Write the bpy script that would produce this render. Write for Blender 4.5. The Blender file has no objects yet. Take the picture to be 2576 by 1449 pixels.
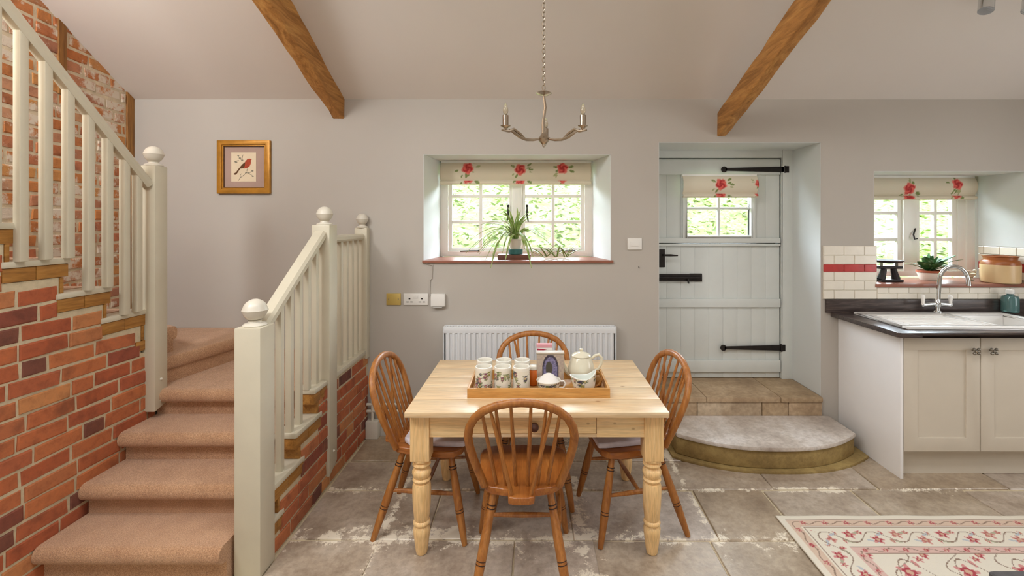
import bpy, bmesh, math, random
from mathutils import Vector, Matrix
random.seed(7)
PI = math.pi
sc = bpy.context.scene
col = sc.collection

# ------------------------------------------------------------------ camera, world, lights, exposure
F, HC, VX, VY = 1145.0, 1.62, 1344.0, 560.0        # focal length in px, eye height, vanishing point (2576x1449 frame)
cam_d = bpy.data.cameras.new('camera'); cam = bpy.data.objects.new('camera', cam_d); col.objects.link(cam)
cam.location = (0, 0, HC); cam.rotation_euler = (PI / 2, 0, 0)
cam_d.sensor_width = 36; cam_d.lens = F / 2576 * 36
cam_d.shift_x = -(VX - 1288) / 2576; cam_d.shift_y = -(724.5 - VY) / 2576
cam_d.clip_start = 0.05
sc.camera = cam

world = bpy.data.worlds.new('world'); sc.world = world; world.use_nodes = True
bg = world.node_tree.nodes['Background']
bg.inputs[0].default_value = (0.78, 0.90, 1.0, 1); bg.inputs[1].default_value = 34.0

def add_light(name, kind, loc, rot, energy, color, **kw):
    l = bpy.data.lights.new(name, kind); o = bpy.data.objects.new(name, l); col.objects.link(o)
    o.location = loc; o.rotation_euler = rot; l.energy = energy; l.color = color
    for k, v in kw.items(): setattr(l, k, v)
    return o
add_light('sun', 'SUN', (0, -5, 9), (math.radians(38), 0, math.radians(-18)), 8.0, (1, .95, .86), angle=.01)
# fill lamps added before closed openings, behind the camera and at the right-hand wall
add_light('rear_fill', 'AREA', (-.5, -2.12, 1.35), (PI / 2, 0, 0), 17, (.97, .98, 1.0), shape='RECTANGLE', size=2.9, size_y=2.2)
add_light('side_fill', 'AREA', (4.36, 1.7, 1.55), (0, PI / 2, 0), 22, (.97, .98, 1.0), shape='RECTANGLE', size=1.1, size_y=1.5)
# added fill lamps, unseen, under the roof slopes above the table and stairs
add_light('roof_fill', 'AREA', (1.35, 1.15, 3.66), (math.radians(-26.6), 0, 0), 93, (.97, .98, 1.0), shape='RECTANGLE', size=4.6, size_y=.8)
add_light('stair_fill', 'AREA', (-1.65, .05, 3.68), (math.radians(26.6), 0, 0), 42, (.97, .98, 1.0), shape='RECTANGLE', size=1.5, size_y=.8)
add_light('upstairs_fill', 'AREA', (-2.38, .75, 2.9), (math.radians(65), 0, math.radians(2)), 38, (.97, .98, 1.0), shape='RECTANGLE', size=.45, size_y=.6)  # fill lamp added to stand in for light from upstairs
def portal(loc, sx, sy):
    o = add_light('window_portal', 'AREA', loc, (-PI / 2, 0, 0), 1, (1, 1, 1), shape='RECTANGLE', size=sx, size_y=sy)
    o.data.cycles.is_portal = True
portal((-.15, 4.02, 1.70), 1.5, .9); portal((1.55, 4.02, 1.78), .7, .6); portal((3.18, 4.02, 1.58), 1.2, 1.0)

vs = sc.view_settings
vs.view_transform = 'Standard'; vs.look = 'None'; vs.gamma = 1.0; vs.use_curve_mapping = False
vs.exposure = 0.03
sc.cycles.use_denoising = True
sc.cycles.max_bounces = 10; sc.cycles.diffuse_bounces = 6; sc.cycles.glossy_bounces = 4
sc.cycles.transparent_max_bounces = 12; sc.cycles.transmission_bounces = 8
sc.cycles.sample_clamp_indirect = 6.0
sc.cycles.caustics_reflective = False; sc.cycles.caustics_refractive = False

# ------------------------------------------------------------------ helpers
def at(px, py, d): return Vector(((px - VX) * d / F, d, HC - (py - VY) * d / F))
def wx(px, d): return (px - VX) * d / F
def wz(py, d): return HC - (py - VY) * d / F
def C(h):
    h = h.lstrip('#'); out = []
    for i in (0, 2, 4):
        c = int(h[i:i + 2], 16) / 255
        out.append(c / 12.92 if c <= .04045 else ((c + .055) / 1.055) ** 2.4)
    return (*out, 1.0)
def lerp(a, b, t): return a + (b - a) * t
def mixc(a, b, t): return tuple(lerp(p, q, t) for p, q in zip(a, b))

class MB:
    def __init__(s): s.v = []; s.f = []
    def add(s, v, f):
        n = len(s.v); s.v += [tuple(p) for p in v]; s.f += [tuple(i + n for i in q) for q in f]; return s
    def box(s, x0, x1, y0, y1, z0, z1):
        v = [(x, y, z) for z in (z0, z1) for y in (y0, y1) for x in (x0, x1)]
        return s.add(v, [(0, 2, 3, 1), (4, 5, 7, 6), (0, 1, 5, 4), (2, 6, 7, 3), (0, 4, 6, 2), (1, 3, 7, 5)])
    def prism(s, poly, axis, a, b):
        def p3(p, t):
            return {'x': (t, p[0], p[1]), 'y': (p[0], t, p[1]), 'z': (p[0], p[1], t)}[axis]
        n = len(poly)
        v = [p3(p, a) for p in poly] + [p3(p, b) for p in poly]
        f = [tuple(range(n)), tuple(range(2 * n - 1, n - 1, -1))]
        f += [(i, i + n, (i + 1) % n + n, (i + 1) % n) for i in range(n)]
        return s.add(v, f)
    def tube(s, pts, r, seg=8, closed=False, sq=None):
        pts = [Vector(p) for p in pts]; n = len(pts)
        rs = r if isinstance(r, (list, tuple)) else [r] * n
        t0 = (pts[1] - pts[0]).normalized()
        up = Vector((0, 0, 1)) if abs(t0.z) < .9 else Vector((0, 1, 0))
        nrm = t0.cross(up).normalized()
        v = []
        for i in range(n):
            if closed: t = (pts[(i + 1) % n] - pts[i - 1]).normalized()
            else: t = (pts[min(i + 1, n - 1)] - pts[max(i - 1, 0)]).normalized()
            nrm = (nrm - t * nrm.dot(t)).normalized(); b = t.cross(nrm)
            for k in range(seg):
                a = 2 * PI * k / seg
                ra, rb = (rs[i], rs[i]) if sq is None else (rs[i] * sq[0], rs[i] * sq[1])
                v.append(pts[i] + nrm * math.cos(a) * ra + b * math.sin(a) * rb)
        f = []
        m = n if closed else n - 1
        for i in range(m):
            for k in range(seg):
                a, b2 = i * seg + k, i * seg + (k + 1) % seg
                c, d = ((i + 1) % n) * seg + (k + 1) % seg, ((i + 1) % n) * seg + k
                f.append((a, b2, c, d))
        if not closed:
            f += [tuple(range(seg - 1, -1, -1)), tuple(range((n - 1) * seg, n * seg))]
        return s.add(v, f)
    def ring(s, x0, x1, z0, z1, w, y0, y1, wb=None, wt=None):
        wb = w if wb is None else wb; wt = w if wt is None else wt
        o = [(x0, z0), (x1, z0), (x1, z1), (x0, z1)]; i = [(x0 + w, z0 + wb), (x1 - w, z0 + wb), (x1 - w, z1 - wt), (x0 + w, z1 - wt)]
        v = [(p[0], y, p[1]) for y in (y0, y1) for q in (o, i) for p in q]; f = []
        for k in range(4):
            n = (k + 1) % 4
            f += [(k, n, n + 4, k + 4), (k + 8, k + 12, n + 12, n + 8), (k, k + 8, n + 8, n), (k + 4, n + 4, n + 12, k + 12)]
        return s.add(v, f)
    def lathe(s, prof, c=(0, 0, 0), seg=24, cap=True):
        v = []; n = len(prof)
        for r, z in prof:
            for k in range(seg):
                a = 2 * PI * k / seg
                v.append((c[0] + r * math.cos(a), c[1] + r * math.sin(a), c[2] + z))
        f = []
        for i in range(n - 1):
            for k in range(seg):
                f.append((i * seg + k, i * seg + (k + 1) % seg, (i + 1) * seg + (k + 1) % seg, (i + 1) * seg + k))
        if cap: f += [tuple(range(seg - 1, -1, -1)), tuple(range((n - 1) * seg, n * seg))]
        return s.add(v, f)
    def ball(s, c, r, seg=16, rings=9, sz=1.0):
        prof = [(max(1e-4, r * math.sin(PI * i / rings)), -r * sz * math.cos(PI * i / rings)) for i in range(rings + 1)]
        return s.lathe(prof, c, seg)
    def xform(s, M):
        s.v = [tuple(M @ Vector(p)) for p in s.v]; return s
    def build(s, name, m, parent=None, bevel=0, smooth=True, segs=2, ang=35):
        off = Vector((0, 0, 0)); p = parent
        while p: off += p.location; p = p.parent
        me = bpy.data.meshes.new(name)
        vs_ = [Vector(q) for q in s.v]
        loc = Vector((0, 0, 0))
        if parent is None:
            lo = [min(q[i] for q in vs_) for i in range(3)]; hi = [max(q[i] for q in vs_) for i in range(3)]
            loc = Vector(((lo[0] + hi[0]) / 2, (lo[1] + hi[1]) / 2, lo[2])); off = loc
        me.from_pydata([q - off for q in vs_], [], s.f)
        bm = bmesh.new(); bm.from_mesh(me)
        bmesh.ops.recalc_face_normals(bm, faces=bm.faces)
        if bevel:
            bmesh.ops.remove_doubles(bm, verts=bm.verts, dist=1e-5)
            es = [e for e in bm.edges if len(e.link_faces) == 2 and e.calc_face_angle(0) > math.radians(30)]
            bmesh.ops.bevel(bm, geom=es, offset=bevel, segments=segs, profile=.6, affect='EDGES', clamp_overlap=True)
        bm.to_mesh(me); bm.free()
        if smooth:
            me.shade_smooth(); me.set_sharp_from_angle(angle=math.radians(ang))
        o = bpy.data.objects.new(name, me); col.objects.link(o)
        o.location = loc
        if m: me.materials.append(M_[m] if isinstance(m, str) else m)
        if parent: o.parent = parent
        return o

def tag(o, label=None, cat=None, group=None, kind=None):
    if label: o['label'] = label
    if cat: o['category'] = cat
    if group: o['group'] = group
    if kind: o['kind'] = kind
    return o
def empty(name, loc, label=None, cat=None, group=None, kind=None):
    o = bpy.data.objects.new(name, None); col.objects.link(o); o.location = loc; o.empty_display_size = .1
    return tag(o, label, cat, group, kind)
def copy_tree(o, parent=None):
    c = o.copy(); col.objects.link(c); c.parent = parent
    for ch in list(o.children): copy_tree(ch, c)
    return c
def bx(name, m, parent, *a, bevel=0, **k): return MB().box(*a).build(name, m, parent, bevel=bevel, **k)
def painted(name, nu, nv, pos, colf, m, parent=None, wrap=False):
    """grid surface whose flat print is a colour attribute; pos(u,v) -> point, colf(u,v) -> linear rgb(a)"""
    v = []; cs = []
    for j in range(nv + 1):
        for i in range(nu + 1):
            v.append(pos(i / nu, j / nv)); cs.append(colf(i / nu, j / nv))
    f = [(j * (nu + 1) + i, j * (nu + 1) + i + 1, (j + 1) * (nu + 1) + i + 1, (j + 1) * (nu + 1) + i) for j in range(nv) for i in range(nu)]
    mb = MB(); mb.v = [tuple(p) for p in v]; mb.f = f
    off = Vector((0, 0, 0)); p = parent
    while p: off += p.location; p = p.parent
    loc = Vector((0, 0, 0))
    if parent is None:
        lo = [min(q[i] for q in mb.v) for i in range(3)]; hi = [max(q[i] for q in mb.v) for i in range(3)]
        loc = Vector(((lo[0] + hi[0]) / 2, (lo[1] + hi[1]) / 2, lo[2])); off = loc
    me = bpy.data.meshes.new(name); me.from_pydata([Vector(q) - off for q in mb.v], [], f)
    ca = me.color_attributes.new('Col', 'FLOAT_COLOR', 'POINT')
    ca.data.foreach_set('color', [c for q in cs for c in (q[0], q[1], q[2], 1.0)])
    me.shade_smooth()
    o = bpy.data.objects.new(name, me); col.objects.link(o); o.location = loc
    me.materials.append(M_[m] if isinstance(m, str) else m)
    if parent: o.parent = parent
    return o

# ------------------------------------------------------------------ materials
M_ = {}
class Mat:
    def __init__(s, name):
        s.m = bpy.data.materials.new(name); s.m.use_nodes = True; M_[name] = s.m
        s.nt = s.m.node_tree; s.N = s.nt.nodes; s.L = s.nt.links; s.b = s.N['Principled BSDF']
    def n(s, t, **k):
        x = s.N.new(t)
        for a, b in k.items(): setattr(x, a, b)
        return x
    def coords(s, scale=(1, 1, 1), kind='Object', rnd=False):
        tc = s.n('ShaderNodeTexCoord'); mp = s.n('ShaderNodeMapping'); mp.inputs['Scale'].default_value = scale
        s.L.new(tc.outputs[kind], mp.inputs['Vector'])
        if rnd:
            oi = s.n('ShaderNodeObjectInfo'); mu = s.n('ShaderNodeMath', operation='MULTIPLY'); mu.inputs[1].default_value = 37.0
            s.L.new(oi.outputs['Random'], mu.inputs[0]); s.L.new(mu.outputs[0], mp.inputs['Location'])
        return mp.outputs[0]
    def pos(s, scale=(1, 1, 1)):
        g = s.n('ShaderNodeNewGeometry'); mp = s.n('ShaderNodeMapping'); mp.inputs['Scale'].default_value = scale
        s.L.new(g.outputs['Position'], mp.inputs['Vector']); return mp.outputs[0]
    def noise(s, vec, scale, detail=4, rough=.55, dist=0):
        x = s.n('ShaderNodeTexNoise'); x.inputs['Scale'].default_value = scale; x.inputs['Detail'].default_value = detail
        x.inputs['Roughness'].default_value = rough; x.inputs['Distortion'].default_value = dist
        s.L.new(vec, x.inputs['Vector']); return x.outputs['Fac']
    def ramp(s, fac, stops, interp='LINEAR'):
        r = s.n('ShaderNodeValToRGB'); r.color_ramp.interpolation = interp
        e = r.color_ramp.elements
        while len(e) < len(stops): e.new(.5)
        for q, (p, c) in zip(e, stops): q.position = p; q.color = c if not isinstance(c, str) else C(c)
        s.L.new(fac, r.inputs[0]); return r.outputs[0]
    def mix(s, fac, a, b, mode='MIX'):
        x = s.n('ShaderNodeMix', data_type='RGBA', blend_type=mode)
        for i, q in ((0, fac), (6, a), (7, b)):
            if isinstance(q, (int, float)): x.inputs[i].default_value = q
            elif isinstance(q, (tuple, str)): x.inputs[i].default_value = C(q) if isinstance(q, str) else q
            else: s.L.new(q, x.inputs[i])
        return x.outputs[2]
    def out(s, color=None, rough=.5, metal=0, bump=None, bs=.2, bd=.01, **k):
        if color is not None:
            if isinstance(color, (tuple, str)): s.b.inputs['Base Color'].default_value = C(color) if isinstance(color, str) else color
            else: s.L.new(color, s.b.inputs['Base Color'])
        if isinstance(rough, (int, float)): s.b.inputs['Roughness'].default_value = rough
        else: s.L.new(rough, s.b.inputs['Roughness'])
        s.b.inputs['Metallic'].default_value = metal
        if bump is not None:
            q = s.n('ShaderNodeBump'); q.inputs['Strength'].default_value = bs; q.inputs['Distance'].default_value = bd
            s.L.new(bump, q.inputs['Height']); s.L.new(q.outputs[0], s.b.inputs['Normal'])
        for a, v in k.items(): s.b.inputs[a.replace('_', ' ')].default_value = v
        return s.m

def plain(name, c, rough=.5, metal=0, vary=.06, nscale=8, bs=.08, **k):
    m = Mat(name); v = m.coords()
    a = C(c) if isinstance(c, str) else c
    n = m.noise(v, nscale, 4)
    dark = tuple(x * (1 - vary) for x in a[:3]) + (1,); light = tuple(min(1, x * (1 + vary)) for x in a[:3]) + (1,)
    cc = m.ramp(n, [(.3, dark), (.7, light)])
    return m.out(cc, rough, metal, bump=m.noise(v, nscale * 6, 3), bs=bs, bd=.003, **k)
def wood(name, stops, axis='x', stretch=10, scale=3.0, rough=.45, knots=None, bs=.12):
    m = Mat(name); s = [stretch] * 3; s['xyz'.index(axis)] = 1.0
    v = m.coords(tuple(s), rnd=True)
    n = m.noise(v, scale, 6, .6, 1.2)
    c = m.ramp(n, stops)
    fine = m.noise(m.coords(tuple(q * 6 for q in s)), scale, 2)
    c = m.mix(.18, c, m.ramp(fine, [(.35, '#2a1605'), (.6, '#ffffff')]), 'MULTIPLY')
    if knots:
        vo = m.n('ShaderNodeTexVoronoi'); vo.inputs['Scale'].default_value = knots[0]
        sk = [1.6] * 3; sk['xyz'.index(axis)] = 1.0
        m.L.new(m.coords(tuple(sk)), vo.inputs['Vector'])
        k = m.ramp(vo.outputs['Distance'], [(.0, '#ffffff'), (knots[1], '#000000')])
        c = m.mix(k, c, knots[2])
    return m.out(c, rough, 0, bump=fine, bs=bs, bd=.002)

plain('wall_paint', '#b6b0a7', .85, vary=.025, nscale=1.4, bs=.12)
plain('daylit_reveal_tone', '#d3d6d4', .7, vary=.015, nscale=1.4, bs=.1)  # paler copy of the wall colour, carrying the daylight on the reveals
plain('ceiling_paint', '#dad4cd', .9, vary=.02, nscale=1.2, bs=.1)
plain('white_gloss', '#cfc9ba', .32, vary=.02)
plain('cream_gloss', '#c8c1ac', .35, vary=.025)
plain('door_paint', '#d6dad6', .38, vary=.02)
plain('window_paint', '#ecebe4', .35, vary=.02)
plain('cabinet_paint', '#cdc4b4', .4, vary=.015)
plain('panel_white', '#f4f3f3', .35, vary=.01)
plain('plastic_white', '#e6e4de', .35, vary=.01)
plain('plastic_grey', '#b9b7b2', .4)
plain('plate_gold', '#c9ae62', .35, .3, vary=.08)
plain('radiator_enamel', '#dfe1e2', .3, vary=.01)
plain('iron_black', '#2b2624', .5, .5, vary=.25, nscale=20, bs=.3)
plain('chrome', '#d9dcdd', .12, 1.0, vary=.02)
plain('nickel', '#b7aa98', .25, 1.0, vary=.05)
plain('pewter', '#8f8a80', .35, .9, vary=.2, nscale=30)
plain('porcelain', '#eeece6', .12, vary=.01)
plain('sink_ceramic', '#eceae6', .15, vary=.01)
plain('dark_brown_wood', '#4a2c22', .3, vary=.3, nscale=25)
plain('ring_dark', '#32180c', .5)
plain('cushion_cloth', '#cfc8cf', .9, vary=.06, nscale=40, bs=.3)
plain('terracotta', '#a5583a', .75, vary=.12, nscale=12)
plain('sill_tile', '#8e5a48', .3, vary=.18, nscale=5)
plain('red_tile', '#b23b38', .2, vary=.14, nscale=14)
plain('white_tile', '#e6e0d2', .18, vary=.03, nscale=12)
plain('grout', '#d8d2c4', .9)
plain('stoneware', '#d2b384', .35, vary=.06, nscale=6)
plain('stoneware_brown', '#9c5a2c', .3, vary=.12)
plain('pot_white', '#e2ddcf', .35)
plain('pot_teal', '#2f6a66', .4)
plain('book_brown', '#6a4230', .6, vary=.15)
plain('soil', '#2f2117', .95, vary=.3, nscale=40)
plain('gilt_frame', '#b07c2a', .38, .35, vary=.18, nscale=14, bs=.25)
plain('gilt_dark', '#4a2c10', .5)
plain('picture_mount', '#a78d80', .9, vary=.05)
plain('picture_paper', '#d9c8ab', .9, vary=.05)
plain('print_red', '#a5432a', .9, vary=.2, nscale=60)
plain('print_brown', '#5a3a1e', .9, vary=.2, nscale=60)
plain('print_grey', '#86806f', .9, vary=.2, nscale=60)
plain('teapot_glaze', '#dcd6bf', .14, vary=.05, nscale=10)
plain('brown_glaze', '#9a6a32', .3, vary=.2, nscale=20)
plain('orange_jar', '#c8641c', .3)
plain('pink_card', '#d99aa0', .7)
plain('crimson_card', '#a8203c', .7)
plain('paper_white', '#e8e4de', .8)
plain('tin_grey', '#b3a694', .45, vary=.1, nscale=30)
plain('stool_cloth', '#4b4746', .8, vary=.15, nscale=40, bs=.3)
plain('stool_wood', '#3a2a1e', .5, vary=.2)
plain('mortar', '#c9bb9d', .95, vary=.12, nscale=30, bs=.6)
plain('lime_mortar', '#d3c3a6', .95, vary=.15, nscale=18, bs=.8)
plain('threshold_dark', '#3a3128', .8)
plain('garden_soil', '#7a6b48', .95, vary=.2)
plain('bulb_glass', '#e8dcc0', .1, vary=.01, Transmission_Weight=.75)
plain('soap_liquid', '#8cc6c4', .1, vary=.03, Transmission_Weight=.75)

wood('oak_beam', [(.25, '#7a5022'), (.5, '#b27c3e'), (.75, '#d09c56')], 'y', 9, 2.2, .7, bs=.6)
wood('post_timber', [(.25, '#6e4418'), (.5, '#96652c'), (.8, '#b5853f')], 'z', 9, 2.5, .7, bs=.5)
wood('stair_oak', [(.25, '#7a4f1e'), (.5, '#a3702f'), (.8, '#bd8c46')], 'y', 10, 3, .55, bs=.3)
wood('pine_top', [(.25, '#cfab7b'), (.5, '#dfc39a'), (.8, '#e9d5b4')], 'x', 12, 1.6, .34, knots=(4.5, .075, '#8a6238'))
wood('pine_rail', [(.25, '#e4bb80'), (.5, '#f2d29c'), (.8, '#f8e0b4')], 'x', 12, 1.8, .42, knots=(4, .05, '#8a5c2c'))
wood('pine_leg', [(.25, '#e0b678'), (.5, '#f0ca90'), (.8, '#f8daa8')], 'z', 12, 2.2, .42, knots=(5, .05, '#9a6c38'))
wood('chair_wood', [(.2, '#7c451b'), (.5, '#a3672d'), (.8, '#bd8446')], 'z', 9, 3, .42)
wood('chair_seat', [(.2, '#7d4118'), (.5, '#a0602a'), (.8, '#b97b3c')], 'y', 9, 3, .3)
wood('tray_wood', [(.25, '#b9803e'), (.5, '#cc9752'), (.8, '#d9ab6a')], 'x', 12, 2.5, .4)

def worktop():
    m = Mat('worktop_laminate'); v = m.coords((2, 22, 22), rnd=False)
    n = m.noise(v, 2.4, 6, .65, .8)
    return m.out(m.ramp(n, [(.25, '#2c2524'), (.5, '#453b38'), (.75, '#6a5d56')]), .3, bump=n, bs=.05)
worktop()
def brick(name, stops, lime):
    m = Mat(name); oi = m.n('ShaderNodeObjectInfo'); v = m.coords(rnd=True)
    base = m.ramp(oi.outputs['Random'], stops)
    n = m.noise(v, 22, 5, .7)
    c = m.mix(.55, base, m.ramp(n, [(.25, '#7a4a34'), (.5, '#c9c4be'), (.8, '#f2dcc4')]), 'MULTIPLY')
    dk = m.ramp(m.noise(v, 7, 3), [(.56, '#000000'), (.72, '#ffffff')])
    c = m.mix(m.mix(.5, '#000000', dk, 'MIX'), c, '#4d3026')
    if lime:
        lm = m.ramp(m.noise(m.pos(), 4.2, 6, .72), [(1 - lime, '#000000'), (1 - lime + .07, '#ffffff')])
        c = m.mix(lm, c, '#ddd0bd')
    return m.out(c, .88, bump=m.noise(v, 60, 5, .7), bs=.7, bd=.004)
brick('stair_brick', [(0, '#b8623f'), (.2, '#c46e46'), (.4, '#d08050'), (.55, '#b96444'), (.7, '#dc9a62'), (.82, '#a85a42'), (.92, '#7c4c40'), (1, '#945c48')], 0)
brick('old_brick', [(0, '#d08048'), (.25, '#de9454'), (.5, '#cc7c54'), (.7, '#d8a884'), (.85, '#e4a45c'), (1, '#c08468')], .49)

def stone(name, stops, rough, lime_band=None):
    m = Mat(name); oi = m.n('ShaderNodeObjectInfo'); v = m.pos()
    base = m.ramp(oi.outputs['Random'], stops)
    n = m.noise(v, 3.2, 6, .65)
    c = m.mix(.7, base, m.ramp(n, [(.28, '#84694a'), (.5, '#d2c8bc'), (.72, '#ffffff')]), 'MULTIPLY')
    n2 = m.noise(v, 30, 4, .7)
    c = m.mix(.35, c, m.ramp(n2, [(.3, '#7c6c58'), (.6, '#ffffff')]), 'MULTIPLY')
    if lime_band:                       # spilled pale lime mortar along the joints: ragged patches on the stone
        sx = m.n('ShaderNodeSeparateXYZ'); m.L.new(v, sx.inputs[0])
        tot = None
        for (ax, c0, wid) in lime_band:
            a = m.n('ShaderNodeMath', operation='SUBTRACT'); m.L.new(sx.outputs[ax], a.inputs[0]); a.inputs[1].default_value = c0
            b = m.n('ShaderNodeMath', operation='ABSOLUTE'); m.L.new(a.outputs[0], b.inputs[0])
            d = m.n('ShaderNodeMath', operation='DIVIDE'); m.L.new(b.outputs[0], d.inputs[0]); d.inputs[1].default_value = wid
            if tot is None: tot = d.outputs[0]
            else:
                mn = m.n('ShaderNodeMath', operation='MINIMUM'); m.L.new(tot, mn.inputs[0]); m.L.new(d.outputs[0], mn.inputs[1]); tot = mn.outputs[0]
        nb = m.noise(v, 1.9, 3, .6); nq = m.noise(v, 9, 6, .8)
        na = m.n('ShaderNodeMath', operation='MULTIPLY_ADD'); m.L.new(nb, na.inputs[0]); na.inputs[1].default_value = .55
        ns = m.n('ShaderNodeMath', operation='SUBTRACT'); m.L.new(nq, ns.inputs[0]); ns.inputs[1].default_value = .26
        m.L.new(ns.outputs[0], na.inputs[2]); nn = na.outputs[0]
        ad = m.n('ShaderNodeMath', operation='MULTIPLY_ADD'); m.L.new(tot, ad.inputs[0]); ad.inputs[1].default_value = .22; m.L.new(nn, ad.inputs[2])
        k = m.ramp(ad.outputs[0], [(.50, '#ffffff'), (.56, '#000000')])
        c = m.mix(k, c, '#e6dcc8')
    rr = m.n('ShaderNodeMapRange'); m.L.new(n2, rr.inputs[0]); rr.inputs[3].default_value = rough - .1; rr.inputs[4].default_value = rough + .15
    return m.out(c, rr.outputs[0], bump=n2, bs=.25, bd=.004)
stone('flagstone_stone', [(0, '#bfb19b'), (.3, '#cfc5ba'), (.6, '#bbaa92'), (1, '#d6cdc4')], .32, [(1, 2.335, .14), (1, 2.76, .055), (0, .25, .12), (0, -.79, .06), (0, .93, .05)])
stone('step_stone', [(0, '#cbb496'), (.5, '#bfa888'), (1, '#d2c1a8')], .6)
stone('worn_step_stone', [(0, '#ebe6e2'), (1, '#efebe7')], .34)
stone('mossy_stone', [(0, '#b89f66'), (1, '#ab955e')], .8)

def carpet():
    m = Mat('carpet'); v = m.coords()
    n = m.noise(v, 260, 3, .7); n2 = m.noise(v, 9, 3)
    c = m.ramp(n, [(.3, '#a0704a'), (.5, '#cf9f74'), (.7, '#f0c9a0')])
    c = m.mix(.35, c, m.ramp(n2, [(.3, '#c4a98c'), (.7, '#ffffff')]), 'MULTIPLY')
    return m.out(c, 1.0, bump=n, bs=1.0, bd=.006, Sheen_Weight=.3)
carpet()
def glass(name, refl=.06, tint=(1, 1, 1, 1)):
    m = Mat(name); t = m.n('ShaderNodeBsdfTransparent'); t.inputs[0].default_value = tint
    g = m.n('ShaderNodeBsdfGlossy'); g.inputs['Roughness'].default_value = .02
    x = m.n('ShaderNodeMixShader'); x.inputs[0].default_value = refl
    m.L.new(t.outputs[0], x.inputs[1]); m.L.new(g.outputs[0], x.inputs[2])
    m.L.new(x.outputs[0], m.N['Material Output'].inputs[0])
glass('pane_glass'); glass('picture_glass', .05)
def attr_mat(name, rough, bs=0, nscale=300):
    m = Mat(name); a = m.n('ShaderNodeVertexColor'); a.layer_name = 'Col'
    m.out(a.outputs[0], rough, bump=m.noise(m.coords(), nscale, 2), bs=bs, bd=.003)
attr_mat('print_cloth', .9, .25, 500); attr_mat('print_china', .15); attr_mat('print_rug', .95, .8, 350); attr_mat('print_card', .6)
def leaf_mat(name, stops, rough=.5, trans=.0):
    m = Mat(name); oi = m.n('ShaderNodeObjectInfo')
    n = m.noise(m.coords((3, 3, 3)), 6, 3)
    c = m.ramp(n, stops)
    m.out(c, rough)
    if trans:
        t = m.n('ShaderNodeBsdfTranslucent'); m.L.new(c, t.inputs[0]); x = m.n('ShaderNodeMixShader'); x.inputs[0].default_value = trans
        m.L.new(m.b.outputs[0], x.inputs[1]); m.L.new(t.outputs[0], x.inputs[2]); m.L.new(x.outputs[0], m.N['Material Output'].inputs[0])
leaf_mat('spider_leaf', [(.3, '#6c8a36'), (.5, '#a0b664'), (.7, '#d8dfb2')], .45, .2)
leaf_mat('violet_leaf', [(.3, '#2e5b2a'), (.5, '#4a7a3e'), (.7, '#8fae86')], .5, .15)
leaf_mat('garden_leaf', [(.25, '#22360a'), (.42, '#354c10'), (.55, '#4c581e'), (.66, '#75746a'), (.8, '#4d4632')], .6, .35)
leaf_mat('garden_grass', [(.25, '#2a3812'), (.5, '#464e22'), (.75, '#5c5840')], .9)

# ------------------------------------------------------------------ the room shell
DW, DO = 3.467, 4.0                                 # inner and outer face of the rear stone wall
SL = 0.50                                           # ceiling pitch
def ceil_z(y): return 2.559 + SL * (DW - y) if y > .6 else 2.559 + SL * (DW - .6) - SL * (.6 - y)

floor = bx('floor', 'mortar', None, -3.2, 4.5, -2.3, 4.0, -.12, -.009); tag(floor, kind='structure')
def flagstone(x0, x1, y0, y1):
    g = .005; j = lambda: random.uniform(-.008, .008)
    P = [(x0 + g + j(), y0 + g + j()), (x1 - g + j(), y0 + g + j()), (x1 - g + j(), y1 - g + j()), (x0 + g + j(), y1 - g + j())]
    m = MB(); dz = random.uniform(-.002, .0015)
    m.prism(P, 'z', -.03, dz); m.build('flagstone', 'flagstone_stone', floor, bevel=.004, segs=1)
rows = {(-2.3, -1.4): [-2.4, -1.5, -.7, .2, 1.1, 2, 3, 4.4], (-1.4, -.5): [-2.4, -1.1, -.2, .7, 1.5, 2.4, 3.3, 4.4],
        (-.5, .3): [-2.3, -1.4, -.5, .3, 1.2, 2.2, 3.1, 4.4], (.3, 1.05): [-2.3, -1.2, -.6, .2, .9, 1.8, 2.7, 3.6, 4.4],
        (1.05, 1.72): [-1.9, -1.36, -.6, .1, .8, 1.6, 2.5, 3.4, 4.4],
        (1.72, 2.325): [-1.25, -.79, -.10, .30, .90, 1.6, 2.3, 3.1, 4.4], (2.325, 2.76): [-1.26, -.55, .20, .95, 1.376, 1.917, 2.6, 3.4, 4.4],
        (2.76, 3.09): [-1.26, -.72, .10, .75, 1.46, 2.1, 2.9, 3.7, 4.4], (3.09, DW): [-1.26, -.9, -.2, .5, 1.2, 1.9, 2.6, 3.4, 4.4]}
for (y0, y1), xs in rows.items():
    for a, b in zip(xs, xs[1:]): flagstone(a, b, y0, y1)

# rear wall with the openings of window 1, the door recess and window 3
W1 = (-.845, .584, 1.332, 2.141); DR = (.948, 2.183, 2.232); W3 = (2.586, 3.76, 1.15, 2.013)
wb = MB(); ZT = 2.62
wb.box(-3.3, W1[0], DW, DO, -.1, ZT); wb.box(W1[0], W1[1], DW, DO, -.1, W1[2] - .02); wb.box(W1[0], W1[1], DW, DO, W1[3], ZT)
wb.prism([(W1[0], DW), (-.794, 3.86), (-.794, DO), (W1[0], DO)], 'z', W1[2] - .02, W1[3])
wb.prism([(W1[1], DW), (.491, 3.86), (.491, DO), (W1[1], DO)], 'z', W1[2] - .02, W1[3])
wb.box(W1[1], DR[0], DW, DO, -.1, ZT); wb.box(DR[0], DR[1], DW, DO, DR[2], ZT)
wb.box(DR[1], W3[0], DW, DO, -.1, ZT); wb.box(W3[0], W3[1], DW, DO, -.1, W3[2] - .02); wb.box(W3[0], W3[1], DW, DO, W3[3], ZT)
wb.box(W3[1], 4.6, DW, DO, -.1, ZT)
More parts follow.
